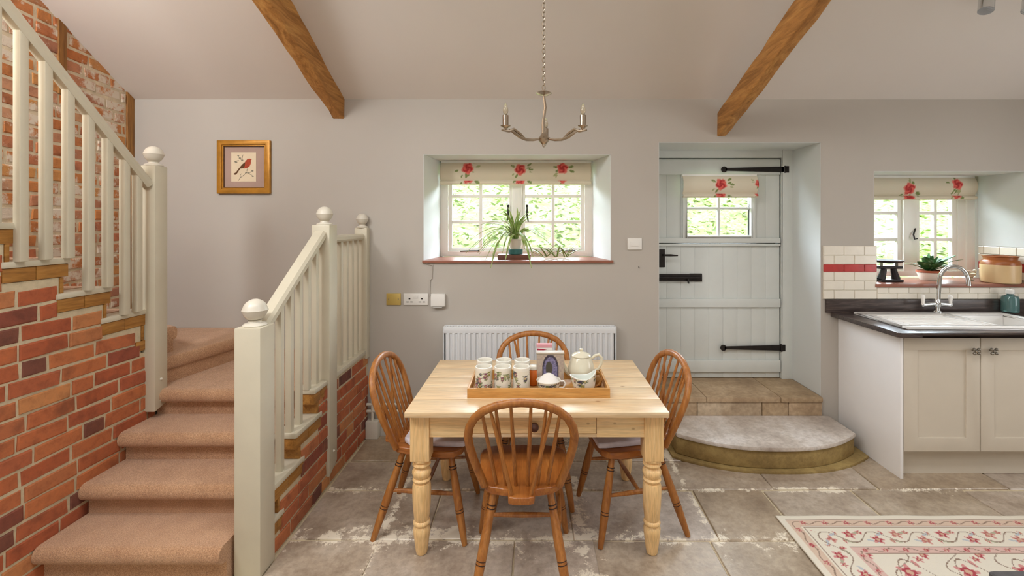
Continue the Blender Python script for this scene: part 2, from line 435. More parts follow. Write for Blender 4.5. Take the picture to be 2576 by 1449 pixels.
wall_back = wb.build('wall_back', 'wall_paint', smooth=False); tag(wall_back, kind='structure')
def reveal_skin(poly, axis, a, b): MB().prism(poly, axis, a, b).build('daylit_reveal_skin', 'daylit_reveal_tone', wall_back, smooth=False)
e_ = .003                                            # paler skins: daylight on the reveals put into their colour
reveal_skin([(W1[0], DW + .001), (-.794, 3.86), (-.794 + e_, 3.86), (W1[0] + e_, DW + .001)], 'z', W1[2], W1[3] - .001)
reveal_skin([(W1[1], DW + .001), (.491, 3.86), (.491 - e_, 3.86), (W1[1] - e_, DW + .001)], 'z', W1[2], W1[3] - .001)
reveal_skin([(W1[0] + .004, DW + .001), (W1[1] - .004, DW + .001), (.487, 3.855), (-.79, 3.855)], 'z', W1[3] - e_, W1[3] - .0005)
reveal_skin([(DR[1] - e_, DW + .001), (DR[1] - .0005, DW + .001), (DR[1] - .0005, 3.84), (DR[1] - e_, 3.84)], 'z', .301, DR[2] - .001)
reveal_skin([(DR[0] + .0005, DW + .001), (DR[0] + e_, DW + .001), (DR[0] + e_, 3.84), (DR[0] + .0005, 3.84)], 'z', .301, DR[2] - .001)
reveal_skin([(DR[0] + .004, DW + .001), (DR[1] - .004, DW + .001), (DR[1] - .004, 3.84), (DR[0] + .004, 3.84)], 'z', DR[2] - e_, DR[2] - .0005)
reveal_skin([(W3[1] - e_, DW + .001), (W3[1] - .0005, DW + .001), (W3[1] - .0005, 3.85), (W3[1] - e_, 3.85)], 'z', 1.428, W3[3] - .001)
reveal_skin([(W3[0] + .0005, DW + .001), (W3[0] + e_, DW + .001), (W3[0] + e_, 3.85), (W3[0] + .0005, 3.85)], 'z', 1.16, W3[3] - .001)
reveal_skin([(W3[0] + .004, DW + .001), (W3[1] - .004, DW + .001), (W3[1] - .004, 3.85), (W3[0] + .004, 3.85)], 'z', W3[3] - e_, W3[3] - .0005)
# right, front and remaining left shell, with unseen side window and garden doors added for light
wr = MB(); X0, X1 = 4.4, 4.7
wr.box(X0, X1, -2.5, .95, -.1, 4.3); wr.box(X0, X1, 2.45, 4.0, -.1, 4.3); wr.box(X0, X1, .95, 2.45, -.1, 1.0); wr.box(X0, X1, .95, 2.45, 2.1, 4.3)
tag(wr.build('wall_right', 'wall_paint', smooth=False), kind='structure')
wf = MB(); wf.box(-3.3, -1.95, -2.5, -2.2, -.1, 4.3); wf.box(.95, 4.7, -2.5, -2.2, -.1, 4.3); wf.box(-1.95, .95, -2.5, -2.2, 2.45, 4.3); wf.box(-1.95, .95, -2.5, -2.2, -.1, .25)
tag(wf.build('wall_front', 'wall_paint', smooth=False), kind='structure')
wl = MB(); wl.box(-3.3, -2.55, -2.5, .4, -.1, 4.3)
tag(wl.build('wall_left_near', 'wall_paint', smooth=False), kind='structure')
w4 = empty('window_unseen_4', (4.5, 1.7, 1.0), kind='structure')
for y in (.95, 1.67, 2.39): bx('window_frame', 'window_paint', w4, 4.46, 4.52, y, y + .06, 1.0, 2.1)
for z in (1.0, 2.04): bx('window_frame', 'window_paint', w4, 4.46, 4.52, .95, 2.45, z, z + .06)
w5 = empty('window_unseen_5', (-.5, -2.35, .25), kind='structure')
for x in (-1.95, -1.0, -.05, .89): bx('window_frame', 'window_paint', w5, x, x + .06, -2.38, -2.32, .25, 2.45)
bx('sky_block_panel', 'wall_paint', w5, -2.0, 1.0, -2.47, -2.44, .2, 2.5); bx('sky_block_panel', 'wall_paint', w4, 4.62, 4.65, .9, 2.5, .95, 2.15)  # opaque panels added to keep sky light out of both openings
for z in (.25, 2.39): bx('window_frame', 'window_paint', w5, -1.95, .95, -2.38, -2.32, z, z + .06)

ce = MB()
ya, yb, yc = 4.15, .6, -2.5
ce.prism([(ya, ceil_z(ya)), (yb, ceil_z(yb)), (yc, ceil_z(yc)), (yc, ceil_z(yc) + .18), (yb, ceil_z(yb) + .18), (ya, ceil_z(ya) + .18)], 'x', -3.5, 4.8)
tag(ce.build('ceiling', 'ceiling_paint', smooth=False), kind='structure')

w6 = empty('window_added_6', (1.35, 1.15, 3.66), kind='structure')  # unseen roof window frames, added around the fill lamps
def roof_frame(w, x0, x1, y0, y1, slope_sign, yref):
    for (a, b, c, d) in ((x0, x1, y0, y0 + .06), (x0, x1, y1 - .06, y1), (x0, x0 + .06, y0, y1), (x1 - .06, x1, y0, y1)):
        m = MB(); v = []
        for dz in (-.03, .02):
            for (x, y) in ((a, c), (b, c), (b, d), (a, d)): v.append((x, y, ceil_z(y) + dz))
        m.add(v, [(0, 1, 2, 3), (4, 5, 6, 7), (0, 1, 5, 4), (1, 2, 6, 5), (2, 3, 7, 6), (3, 0, 4, 7)]); m.build('window_frame', 'window_paint', w, smooth=False)
for k in range(3): roof_frame(w6, -1.0 + k * 1.58, .5 + k * 1.58, .72, 1.6, 1, 0)
w7 = empty('window_added_7', (-1.75, .05, 3.68), kind='structure'); roof_frame(w7, -2.54, -.96, -.38, .48, -1, 0)  # frame likewise added round the stair fill lamp

def beam(name, x0, x1, zb, zt, slope, label, ylo=1.0):
    n = 22; rnd = random.Random(len(label)); v = []
    for i in range(n + 1):
        y = lerp(DW + .02, ylo, i / n); z = slope * (DW - y)
        j = lambda s=.006: rnd.uniform(-s, s)
        v += [(x0 + j(), y, zb + z + j()), (x1 + j(), y, zb + z + j()), (x1 + j(), y, zt + z + j()), (x0 + j(), y, zt + z + j())]
    f = [(0, 1, 2, 3), (4 * n + 3, 4 * n + 2, 4 * n + 1, 4 * n)]
    for i in range(n):
        for k in range(4): f.append((4 * i + k, 4 * i + 4 + k, 4 * i + 4 + (k + 1) % 4, 4 * i + (k + 1) % 4))
    o = MB().add(v, f).build(name, 'oak_beam', bevel=.008, segs=2, ang=60)
    return tag(o, label, 'beam')
beam('ceiling_beam', wx(838, DW), wx(867, DW), wz(298, DW), wz(298, DW) + .34, .42, 'rough oak ceiling beam running down to the wall between bird picture and window')
beam('ceiling_beam', wx(1804, DW), wx(1827, DW), wz(343, DW), wz(285, DW), .35, 'slimmer oak ceiling beam ending on the wall above the plank door')

# ------------------------------------------------------------------ brick walls
def bricks(parent, O, u, n, rowfun, z0, z1, mname, seed, pitch=.0775, length=.222, joint=.012, proud=.006, jit=.003, thick=.05):
    rnd = random.Random(seed); z = z0; r = 0
    u = Vector((u[0], u[1], 0)); n = Vector((n[0], n[1], 0)); O = Vector((O[0], O[1], 0)); cnt = 0
    while z + pitch * .5 < z1:
        h = pitch - joint
        for lo, hi in rowfun(z + joint / 2, z + pitch):
            s = lo - rnd.uniform(.02, length * .9) if r % 2 else lo - rnd.uniform(.0, .1)
            while s < hi:
                L = length + rnd.uniform(-.012, .012) if rnd.random() > .14 else length * .5
                a, b = max(s, lo) + joint / 2, min(s + L, hi) - joint / 2
                s += L
                if b - a < .02: continue
                J = lambda q=jit: rnd.uniform(-q, q)
                v = []
                pr = proud + J(.0025)
                tilt = J(.003)
                for (t, ins) in ((-thick, 0), (pr - .004, 0), (pr, .0045)):
                    for (ss, zz, sx, sz) in ((a, z, 1, 1), (b, z, -1, 1), (b, z + h, -1, -1), (a, z + h, 1, -1)):
                        q = O + u * (ss + sx * ins + J()) + n * t
                        v.append((q.x, q.y, zz + sz * ins + J(jit * .8) + tilt * (1 if ss == a else -1)))
                f = [(8, 9, 10, 11)]
                for k in range(2):
                    for e in range(4): f.append((4 * k + e, 4 * k + (e + 1) % 4, 4 * k + 4 + (e + 1) % 4, 4 * k + 4 + e))
                MB().add(v, f).build('brick', mname, parent, smooth=False); cnt += 1
        z += pitch; r += 1
    return cnt

RI = .158
XS, XD = -2.21, -1.27                                # spandrel wall face, dwarf wall face
up_r = [(2.57, 1.13), (2.345, 1.29), (2.13, 1.455), (1.91, 1.62), (1.69, 1.78), (1.47, 1.94), (1.25, 2.1)]   # risers of the upper flight: y, tread height
dn_r = [(2.045, .185), (2.25, .345), (2.455, .503), (2.66, .66)]                        # risers of the lower flight
# spandrel wall between the two flights
sp = MB(); prof = [(.45, -.05), (2.655, -.05), (2.655, .885)]
zc_ = .885
for y, z in up_r: prof += [(y - .015, zc_), (y - .015, z - .09)]; zc_ = z - .09
prof += [(.45, zc_)]
sp.prism(prof, 'x', -2.31, XS)
wall_sp = sp.build('wall_stair_spandrel', 'mortar', smooth=False); tag(wall_sp, kind='structure')
def sp_rows(za, zb_):
    if zb_ <= .885: return [(1.1, 2.65)]
    for y, z in reversed(up_r):
        pass
    ok = [y for y, z in up_r if z - .093 >= zb_]
    return [(1.1, max(ok) - .017)] if ok else []
print('spandrel bricks', bricks(wall_sp, (XS, 0), (0, 1), (1, 0), sp_rows, .02, 1.95, 'stair_brick', 3))
# dwarf wall carrying the lower balustrade
dw = MB(); prof = [(DW - .001, -.05), (2.192, -.05), (2.192, dn_r[0][1] - .09)]
for (y, z), (y2, z2) in zip(dn_r[:2], dn_r[1:3]): prof += [(y2 + .01, z - .09), (y2 + .01, z2 - .09)]
prof += [(2.66, dn_r[2][1] - .09), (2.66, .635), (DW - .001, .635)]
dw.prism(prof, 'x', -1.38, XD)
wall_dw = dw.build('wall_stair_dwarf', 'mortar', smooth=False); tag(wall_dw, kind='structure')
def dw_rows(za, zb_):
    y0 = 2.67
    for y, z in reversed(dn_r[:3]):
        if z - .088 >= zb_ - .01: y0 = max(y + .015, 2.2)
    return [(y0, DW - .003)] if zb_ < .64 else []
print('dwarf bricks', bricks(wall_dw, (XD, 0), (0, 1), (1, 0), dw_rows, .005, .63, 'stair_brick', 5))
# old brick wall beyond the upper flight
P1, P2 = Vector((-3.055, DW)), Vector((-2.937, 2.703)); ud = (P2 - P1).normalized(); LEN = 3.1
nd = Vector((-ud.y, ud.x));
if nd.x < 0: nd = -nd
Pe = P1 + ud * LEN
lw = MB(); lw.prism([tuple(P1), tuple(Pe), tuple(Pe - nd * .35), tuple(P1 - nd * .35)], 'z', -.1, 4.2)
wall_left = lw.build('wall_left', 'lime_mortar', smooth=False); tag(wall_left, kind='structure')
def lw_rows(za, zb_):
    return [(.10, min(1.95, 1.95))] if za < 3.35 else []
def lw_rows2(za, zb_):                                # only below the sloping ceiling
    s_min = 0.08 if za < 2.57 else max(.08, (za - 2.559) / SL / .98 - .02)
    return [(s_min, 2.0)] if s_min < 1.9 else []
print('left bricks', bricks(wall_left, P1, ud, nd, lw_rows2, .93, 3.3, 'old_brick', 11, pitch=.079, joint=.017, proud=.004, jit=.006))
post = MB(); q = P1 + nd * .004
post.prism([tuple(P1 + ud * .003 - nd * .02), tuple(P1 + ud * .075 - nd * .02), tuple(P1 + ud * .075 + nd * .012), tuple(P1 + ud * .003 + nd * .012)], 'z', .8, 2.62)
tag(post.build('timber_post', 'post_timber', bevel=.004), 'old timber post at the end of the orange brick wall beside white wall', 'post')
pl = MB(); a, b = P1 + ud * .60, P1 + ud * .66
pl.prism([tuple(a - nd * .03), tuple(b - nd * .03), tuple(b + nd * .012), tuple(a + nd * .012)], 'z', 2.42, 2.92)
tag(pl.build('timber_stud', 'post_timber', bevel=.004), 'short brown timber set in old brick wall above the handrail', 'timber')

# ------------------------------------------------------------------ carpeted stairs
st = empty('staircase', (-1.8, 2.6, 0), 'brown carpeted stairs turning left between brick walls', 'staircase')
def step_profile(yr, yb, z0, z):
    p = [(yb, z0), (yr, z0), (yr, z - .085)]
    p += [(yr - .02 - .033 * math.sin(t), z - .040 - .040 * math.cos(t)) for t in [PI * k / 8 for k in range(9)]]
    p += [(yb, z)]
    return p
zprev = 0.0
for k, (yr, z) in enumerate(dn_r):
    yb = (dn_r[k + 1][0] + .03) if k < 3 else DW - .003
    MB().prism(step_profile(yr, yb, max(0.0, zprev - .02), z), 'x', XS + .007, -1.382).build('carpeted_step', 'carpet', st, ang=50)
    zprev = z
def winder(pts, z0, z, nose=.016):
    """plan polygon whose first edge is the riser; rounded nosing along it"""
    m = MB(); P = [Vector(p) for p in pts]
    e = (P[1] - P[0]).normalized(); nn = Vector((e.y, -e.x))
    if (P[2] - P[0]).dot(nn) > 0: nn = -nn
    lay = [(z0, 0), (z - .085, 0)] + [(z - .04 - .04 * math.cos(t), nose * (.4 + math.sin(t))) for t in [PI * k / 8 for k in range(9)]]
    n = len(P)
    for zz, o in lay:
        for i, p in enumerate(P):
            q = p + nn * o if i < 2 else p
            m.v.append((q.x, q.y, zz))
    for k in range(len(lay) - 1):
        for i in range(n): m.f.append((k * n + i, k * n + (i + 1) % n, (k + 1) * n + (i + 1) % n, (k + 1) * n + i))
    m.f += [tuple(range(n - 1, -1, -1)), tuple(range((len(lay) - 1) * n, len(lay) * n))]
    m.build('carpeted_step', 'carpet', st, ang=50)
winder([(-2.20, 2.70), (-2.03, DW - .003), (-3.0, DW - .003), (-2.9, 2.9), (-2.6, 2.67)], .64, .82)
winder([(-2.245, 2.83), (-2.98, 3.22), (-2.95, 2.9), (-2.9, 2.6), (-2.315, 2.6)], .80, .975)
for (y, z), nx in zip(up_r, up_r[1:]):
    x_left = -2.83 + (2.57 - y) * .12
    MB().prism([(2 * y - p[0], p[1]) for p in step_profile(y, 2 * y - nx[0] + .03, z - .2, z)], 'x', x_left, -2.315).build('carpeted_step', 'carpet', st, ang=50)

# tread ends: painted cap over an oak block, with the little oak riser trims
def tread_end(parent, x0, x1, y0, y1, z, nose_far):
    bx('tread_cap', 'cream_gloss', parent, x0, x1 + .012, y0, y1, z - .028, z, bevel=.008)
    ym = lerp(y0, y1, .48)
    bx('oak_tread_block', 'stair_oak', parent, x0 + .02, x1 + .006, y0 + .006, ym - .001, z - .088, z - .0285, bevel=.003)
    bx('oak_tread_block', 'stair_oak', parent, x0 + .02, x1 + .006, ym + .001, y1 - .006, z - .088, z - .0285, bevel=.003)

def ball_finial(c, r, parent):
    prof = [(r * .95, 0), (r * 1.0, .006), (r * .9, .012), (r * .55, .018), (r * .5, .024), (r * .62, .03)]
    zc = .03 + r * .85
    for t in [PI * k / 14 for k in range(2, 14)]:
        rr = r * math.sin(t)
        if abs(math.cos(t)) < .12: rr *= 1.07
        prof.append((max(.001, rr), zc - r * math.cos(t)))
    prof.append((.001, zc + r))
    MB().lathe(prof, c, 28).build('ball_finial', 'white_gloss', parent)
def newel(parent, x0, x1, y0, y1, z0, z1, fin, slant=0, mname='cream_gloss'):
    m = MB()
    m.add([(x0, y0, z0), (x1, y0, z0), (x1, y1, z0 + slant), (x0, y1, z0 + slant), (x0, y0, z1), (x1, y0, z1), (x1, y1, z1), (x0, y1, z1)],
          [(0, 1, 2, 3), (4, 5, 6, 7), (0, 1, 5, 4), (1, 2, 6, 5), (2, 3, 7, 6), (3, 0, 4, 7)])
    o = m.build('newel_post', mname, parent, bevel=.008)
    ball_finial(((x0 + x1) / 2, (y0 + y1) / 2, z1 - .002), fin, o)
    return o

# upper balustrade, on the spandrel wall
ub = empty('upper_balustrade', (XS, 2.6, .55), 'cream painted balustrade climbing above the brick spandrel wall', 'balustrade')
for k, (y, z) in enumerate(up_r[:6]):
    nx = up_r[k + 1]
    tread_end(ub, -2.30, XS, nx[0] - .03, y + .03, z, True)
    bx('riser_trim', 'stair_oak', ub, -2.29, XS + .004, y - .012, y + .004, z - .17, z - .09, bevel=.002)
bx('oak_tread_block', 'stair_oak', ub, -2.28, XS + .006, 2.52, 2.60, .90, .955, bevel=.003)
newel(ub, -2.238, -2.148, 2.578, 2.668, .545, 1.945, .047, slant=.03)
for yy, zz in ((2.62, .72), (2.62, .60)):
    MB().ball((-2.148, yy, zz), .009, 10, 6).build('bolt_cover', 'white_gloss', ub)
ra, rb = Vector((-2.19, 2.575, 1.835)), Vector((-2.19, 1.894, 2.50)); rdir = (rb - ra)
rb2 = ra + rdir * 1.9
def rail(parent, a, b, w=.058, h=.05, name='handrail'):
    a, b = Vector(a), Vector(b); t = (b - a).normalized(); sx = Vector((1, 0, 0)) if abs(t.x) < .5 else Vector((0, 1, 0)); up = sx.cross(t); up = up if up.z > 0 else -up
    pr = [(-w / 2, -h * .2), (-w / 2, h * .25), (-w * .34, h * .5), (w * .34, h * .5), (w / 2, h * .25), (w / 2, -h * .2), (w * .32, -h * .5), (-w * .32, -h * .5)]
    m = MB(); n = len(pr)
    for p in (a, b):
        for q in pr: m.v.append(tuple(p + sx * q[0] + up * q[1]))
    m.f = [tuple(range(n)), tuple(range(2 * n - 1, n - 1, -1))] + [(i, (i + 1) % n, (i + 1) % n + n, i + n) for i in range(n)]
    return m.build(name, 'cream_gloss', parent, ang=25)
rail(ub, ra, rb2)
def rail_z(y): return ra.z + rdir.z * (y - ra.y) / rdir.y
bw = .034
def cap_at(y):
    best = up_r[0][1]
    for yy, z in up_r:
        if y < yy + .02: best = z
    return best
for y in [2.510] + [2.434 - .0985 * k for k in range(12)]:
    MB().box(-2.19 - bw / 2, -2.19 + bw / 2, y - bw / 2, y + bw / 2, cap_at(y) - .002, rail_z(y) - .005).build('baluster', 'cream_gloss', ub, bevel=.004)

# lower balustrade, on the dwarf wall
lb = empty('lower_balustrade', (-1.3, 2.6, 0), 'cream painted balustrade with three ball newels beside the carpeted stairs', 'balustrade')
n1 = newel(lb, -1.367, -1.246, 2.07, 2.19, 0.0, wz(826, 2.07), .052)
newel(lb, -1.362, -1.250, 2.78, 2.89, .064, wz(566, 2.78), .047, slant=.05)
newel(lb, -1.345, -1.250, 3.40, DW - .001, .60, wz(573, 3.40), .043)
MB().ball((-1.25, 2.835, .20), .009, 10, 6).build('bolt_cover', 'white_gloss', lb)
for k, (y, z) in enumerate(dn_r[:3]):
    tread_end(lb, -1.375, XD, max(2.193, y - .05), dn_r[k + 1][0] + .045, z, False)
    bx('riser_trim', 'stair_oak', lb, -1.36, XD + .004, dn_r[k + 1][0] - .002, dn_r[k + 1][0] + .014, z + .001, z + .07, bevel=.002)
tread_end(lb, -1.375, XD, 2.61, 2.778, .66, False)
bx('bottom_rail', 'cream_gloss', lb, -1.375, XD + .015, 2.892, 3.399, .636, .668, bevel=.006)
la, lb_ = Vector((-1.308, 2.185, 1.118)), Vector((-1.308, 2.785, 1.548))
rail(lb, la, lb_, .075, .055); rail(lb, (-1.30, 2.888, 1.515), (-1.30, 3.402, 1.515), .06, .045)
for i in range(6):
    y = 2.245 + i * .094
    zz = [z for yy, z in dn_r if yy - .05 <= y][-1]
    zt = lerp(la.z, lb_.z, (y - la.y) / (lb_.y - la.y))
    MB().box(-1.308 - .016, -1.308 + .016, y - .016, y + .016, zz - .002, zt - .01).build('baluster', 'cream_gloss', lb, bevel=.004)
for i in range(5):
    y = 2.955 + i * .092
    MB().box(-1.30 - .015, -1.30 + .015, y - .015, y + .015, .66, 1.50).build('baluster', 'cream_gloss', lb, bevel=.004)

# ------------------------------------------------------------------ windows, blinds, door
def casement(win, x0, x1, z0, z1, yd, nx, nz, fr=.042):
    c = MB().ring(x0, x1, z0, z1, fr, yd - .02, yd + .02, fr * 1.2)
    o = c.build('casement', 'window_paint', win, bevel=.003)
    gx0, gx1, gz0, gz1 = x0 + fr, x1 - fr, z0 + fr * 1.2, z1 - fr; t = .0135
    for i in range(1, nx):
        xx = lerp(gx0, gx1, i / nx); bx('glazing_bar', 'window_paint', o, xx - t, xx + t, yd - .016, yd + .016, gz0, gz1, bevel=.003)
    for i in range(1, nz):
        zz = lerp(gz0, gz1, i / nz); bx('glazing_bar', 'window_paint', o, gx0, gx1, yd - .0155, yd + .0155, zz - t, zz + t, bevel=.003)
    for i in range(nx):
        for j in range(nz):
            a, b = lerp(gx0, gx1, i / nx), lerp(gx0, gx1, (i + 1) / nx); cz, dz = lerp(gz0, gz1, j / nz), lerp(gz0, gz1, (j + 1) / nz)
            MB().box(a, b, yd - .002, yd + .002, cz, dz).build('pane', 'pane_glass', o, smooth=False)
    return o
def window(name, x0, x1, z0, z1, yd, mull, casements):
    w = empty(name, ((x0 + x1) / 2, yd, z0), kind='structure'); f = MB(); t = .07
    f.ring(x0, x1, z0, z1, t, yd - .045, yd + .05, .045, .05)
    f.build('window_frame', 'window_paint', w, bevel=.004)
    for a, b in mull: bx('mullion', 'window_paint', w, a, b, yd - .04, yd + .05, z0 + .044, z1 - .05, bevel=.004)
    for c in casements: casement(w, *c)
    return w
Y1 = 3.90
g = lambda p: wx(p, Y1)
win1 = window('window_1', -.80, .497, 1.334, 2.141, Y1, [(g(1290), g(1313))],
              [(g(1129), g(1291), 1.365, 2.10, Y1, 2, 3, .032), (g(1312), g(1470), 1.365, 2.10, Y1, 2, 3, .032)])
bx('window_sill', 'sill_tile', win1, -.85, .60, DW - .018, 3.86, 1.312, 1.333, bevel=.003)
for px in (1278, 1326):
    h = MB(); h.tube([at(px, 518, 3.86), at(px, 540, 3.85), at(px + (3 if px > 1300 else -3), 558, 3.85)], [.006, .009, .006], 8); h.ball(at(px, 518, 3.855), .012, 10, 6); h.build('window_latch', 'iron_black', win1)
for px in (1180, 1420):
    h = MB(); h.tube([at(px - 22, 632, 3.85), at(px, 631, 3.84), at(px + 24, 631, 3.85)], .005, 6); h.ball(at(px + 24, 631, 3.85), .009, 8, 5); h.build('casement_stay', 'iron_black', win1)
win3 = window('window_3', 2.59, 3.735, 1.165, 2.013, Y1, [(g(2264), g(2297))],
              [(2.635, g(2265), 1.20, 1.97, Y1, 2, 3), (g(2296), g(2402), 1.20, 1.97, Y1, 2, 3)])
bx('window_sill', 'sill_tile', win3, 2.588, 3.758, DW - .02, 3.86, 1.13, 1.155, bevel=.003)
h = MB(); h.tube([at(2303, 575, 3.86), at(2298, 590, 3.84), at(2301, 602, 3.83), at(2308, 600, 3.83)], .006, 8); h.build('window_latch', 'iron_black', win3)
bx('window_frame', 'window_paint', win3, g(2402), 3.70, Y1 - .03, Y1 + .03, 1.2, 1.97)

def rose_col(x, z, roses, base):
    c = base
    for (rx, rz, R, seed) in roses:
        dx, dz = (x - rx) / R, (z - rz) / R; d = math.hypot(dx, dz)
        if d > 3.2: continue
        a = math.atan2(dz, dx); rnd = random.Random(seed)
        for _ in range(8):                                     # leaves and buds around the bloom
            la_ = rnd.uniform(0, 2 * PI); lr = rnd.uniform(1.15, 2.0); ln = rnd.uniform(.28, .5)
            ux, uz = math.cos(la_) * lr, math.sin(la_) * lr * .9
            ex, ez = dx - ux, dz - uz; ca, sa = math.cos(la_), math.sin(la_)
            if ((ex * ca + ez * sa) / ln) ** 2 + ((-ex * sa + ez * ca) / (ln * .45)) ** 2 < 1: c = C('#7f8d55') if _ % 3 else C('#a9ab7d')
        edge = 1 + .10 * math.cos(5 * a + seed)
        if d < edge:
            sw = math.sin(3.2 * a + d * 7 + seed)
            c = mixc(C('#b3282c'), C('#e0685c'), .5 + .5 * sw)
            if d < .35: c = mixc(C('#8e1a20'), c, .4)
            if d > edge * .84: c = C('#dd8b7c')
    return c
def blind(name, x0, x1, z0, z1, y, roses, label):
    r = empty(name, ((x0 + x1) / 2, y, z0), label, 'blind', 'rose print roman blinds')
    base = C('#dcd3bd'); Ht = z1 - z0
    def prof(v):                                              # hanging roman folds, from the hem upwards
        if v < .14: return -.030 - .012 * math.sin(v / .14 * PI)
        return -.012 - .036 * math.sin((v - .14) / .86 * PI) ** .8
    def colf(u, v):
        x, z = lerp(x0, x1, u), lerp(z0, z1, v)
        if v < .14:
            c = rose_col(x, z + Ht * .18, [(a, b - Ht * .25, R, s + 3) for a, b, R, s in roses], base)
            return c
        return rose_col(x, z, roses, base)
    nu, nv = int((x1 - x0) / .006), int(Ht / .006)
    o = painted('fabric', nu, nv, lambda u, v: (lerp(x0, x1, u), y + prof(v), lerp(z0, z1, v)), colf, 'print_cloth', r)
    m = o.modifiers.new('thick', 'SOLIDIFY'); m.thickness = .006; m.offset = 0
    bx('headrail', 'window_paint', r, x0, x1, y - .018, y + .02, z1 - .012, z1 + .014, bevel=.003)
    bx('hem_bar', 'print_hem', r, x0, x1, y - .034, y - .006, z0 - .004, z0 + .010, bevel=.003)
plain('print_hem', '#cfc6b2', .9)
yb_ = 3.825
q = lambda p: wx(p, yb_ - .03); qz = lambda p: wz(p, yb_ - .03)
blind('roman_blind', q(1108), q(1487), qz(463), 2.122, yb_, [(q(1177), qz(424), .048, 1), (q(1309), qz(427), .046, 2), (q(1415), qz(424), .046, 5)], 'wide cream roman blind with three red roses over the dining window')
yb_ = 3.80
blind('roman_blind', q(1718), q(1906), qz(496), qz(442), yb_, [(q(1812), qz(464), .046, 2), (q(1906), qz(462), .03, 8)], 'small cream roman blind with one red rose hung on the plank door')
yb_ = 3.825
blind('roman_blind', 2.62, q(2455), qz(501), 1.998, yb_, [(q(2284), qz(475), .048, 4), (q(2404), qz(464), .044, 6), (2.72, qz(470), .046, 9)], 'cream roman blind with red roses over the kitchen sink window')

YD = 3.87
dx0, dx1 = 1.005, wx(1961, YD); dz0, dz1 = .305, wz(400, YD)
d1 = empty('door_1', ((dx0 + dx1) / 2, YD, dz0), kind='structure')
fr = MB(); fr.box(DR[0], dx0 - .004, YD - .02, YD + .08, .30, DR[2]); fr.box(dx1 + .005, DR[1], YD - .03, YD + .08, .30, DR[2]); fr.box(dx0 - .004, dx1 + .005, YD - .03, YD + .08, dz1 + .006, DR[2])
fr.build('door_frame', 'door_paint', d1, bevel=.004)
bx('door_backing', 'threshold_dark', d1, DR[0], wx(1712, YD), YD + .085, YD + .11, .28, DR[2]); bx('door_backing', 'threshold_dark', d1, wx(1902, YD), DR[1], YD + .085, YD + .11, .28, DR[2])
bx('door_backing', 'threshold_dark', d1, wx(1712, YD), wx(1902, YD), YD + .085, YD + .11, .28, wz(606, YD)); bx('door_backing', 'threshold_dark', d1, wx(1712, YD), wx(1902, YD), YD + .085, YD + .11, wz(440, YD), DR[2])
gx0, gx1, gz0, gz1 = wx(1722, YD), wx(1892, YD), wz(597, YD), wz(440, YD)
zs = wz(612, YD)                                              # joint between the lower and upper leaf
npl = 9; pw = (dx1 - dx0) / npl
for i in range(npl):
    a, b = dx0 + i * pw, dx0 + (i + 1) * pw - .0006
    def pk(z0, z1, a=a, b=b): bx('plank', 'door_paint', d1, a, b, YD, YD + .04, z0, z1, bevel=.0018)
    pk(dz0, zs - .003)
    if b <= gx0 or a >= gx1: pk(zs + .003, dz1)
    else:
        aa, bb = (a, gx0) if a < gx0 else ((gx1, b) if b > gx1 else (None, None))
        if aa is not None: bx('plank', 'door_paint', d1, aa, bb, YD, YD + .04, zs + .003, dz1, bevel=.004)
        pk(zs + .003, gz0, max(a, gx0), min(b, gx1)); pk(gz1, dz1, max(a, gx0), min(b, gx1))
for (p0, p1) in ((598, 611), (613, 619), (751, 772), (905, 934)):
    bx('ledge', 'door_paint', d1, dx0, dx1, YD - .022, YD - .001, wz(p1, YD), wz(p0, YD), bevel=.006)
bx('ledge', 'door_paint', d1, dx0, dx1, YD - .018, YD - .001, wz(440, YD), wz(402, YD), bevel=.005)
wf_ = MB(); t = .018
wf_.box(gx0 - .02, gx0 + t, YD - .022, YD + .045, gz0 - .01, gz1); wf_.box(gx1 - t, gx1 + .02, YD - .022, YD + .045, gz0 - .01, gz1); wf_.box(gx0 + t, gx1 - t, YD - .022, YD + .045, gz0 - .01, gz0 + t)
wf_.build('glazing_frame', 'door_paint', d1, bevel=.004)
xm = wx(1808, YD); zm = wz(524, YD)
bx('glazing_bar', 'door_paint', d1, xm - .010, xm + .010, YD - .005, YD + .035, gz0 + t, gz1, bevel=.003); bx('glazing_bar', 'door_paint', d1, gx0 + t, gx1 - t, YD - .004, YD + .034, zm - .010, zm + .010, bevel=.003)
for a, b in ((gx0 + t, xm), (xm, gx1 - t)):
    for c, e in ((gz0 + t, zm), (zm, gz1)): MB().box(a, b, YD + .013, YD + .017, c, e).build('pane', 'pane_glass', d1, smooth=False)
def strap(zc, xa, xb):
    y = YD - .03; m = MB()
    m.prism([(xa + .03, zc - .012), (xb - .04, zc - .024), (xb - .04, zc + .024), (xa + .03, zc + .012)], 'y', y, y + .008)
    m.lathe([(.026, 0), (.026, .008)], (0, 0, 0), 14); nverts = 28
    m.v[-nverts:] = [(xa + .022 + p[0], y + p[2], zc + p[1]) for p in m.v[-nverts:]]
    m.box(xb - .04, xb - .026, y - .006, y + .02, zc - .03, zc + .03); m.box(xb - .024, xb, y - .002, y + .02, zc - .028, zc + .028)
    m.build('strap_hinge', 'iron_black', d1, bevel=.002)
strap(wz(427, YD), wx(1812, YD), wx(1980, YD)); strap(wz(873, YD), wx(1810, YD), wx(1971, YD))
hp = MB(); yh = YD - .012; hp.box(wx(1652, YD), wx(1672, YD), yh, yh + .012, wz(672, YD), wz(627, YD)); hp.tube([(wx(1666, YD), yh, wz(641, YD)), (wx(1668, YD), yh - .045, wz(641, YD)), (wx(1682, YD), yh - .05, wz(641, YD)), (wx(1700, YD), yh - .045, wz(642, YD))], [.009, .009, .010, .005], 8)
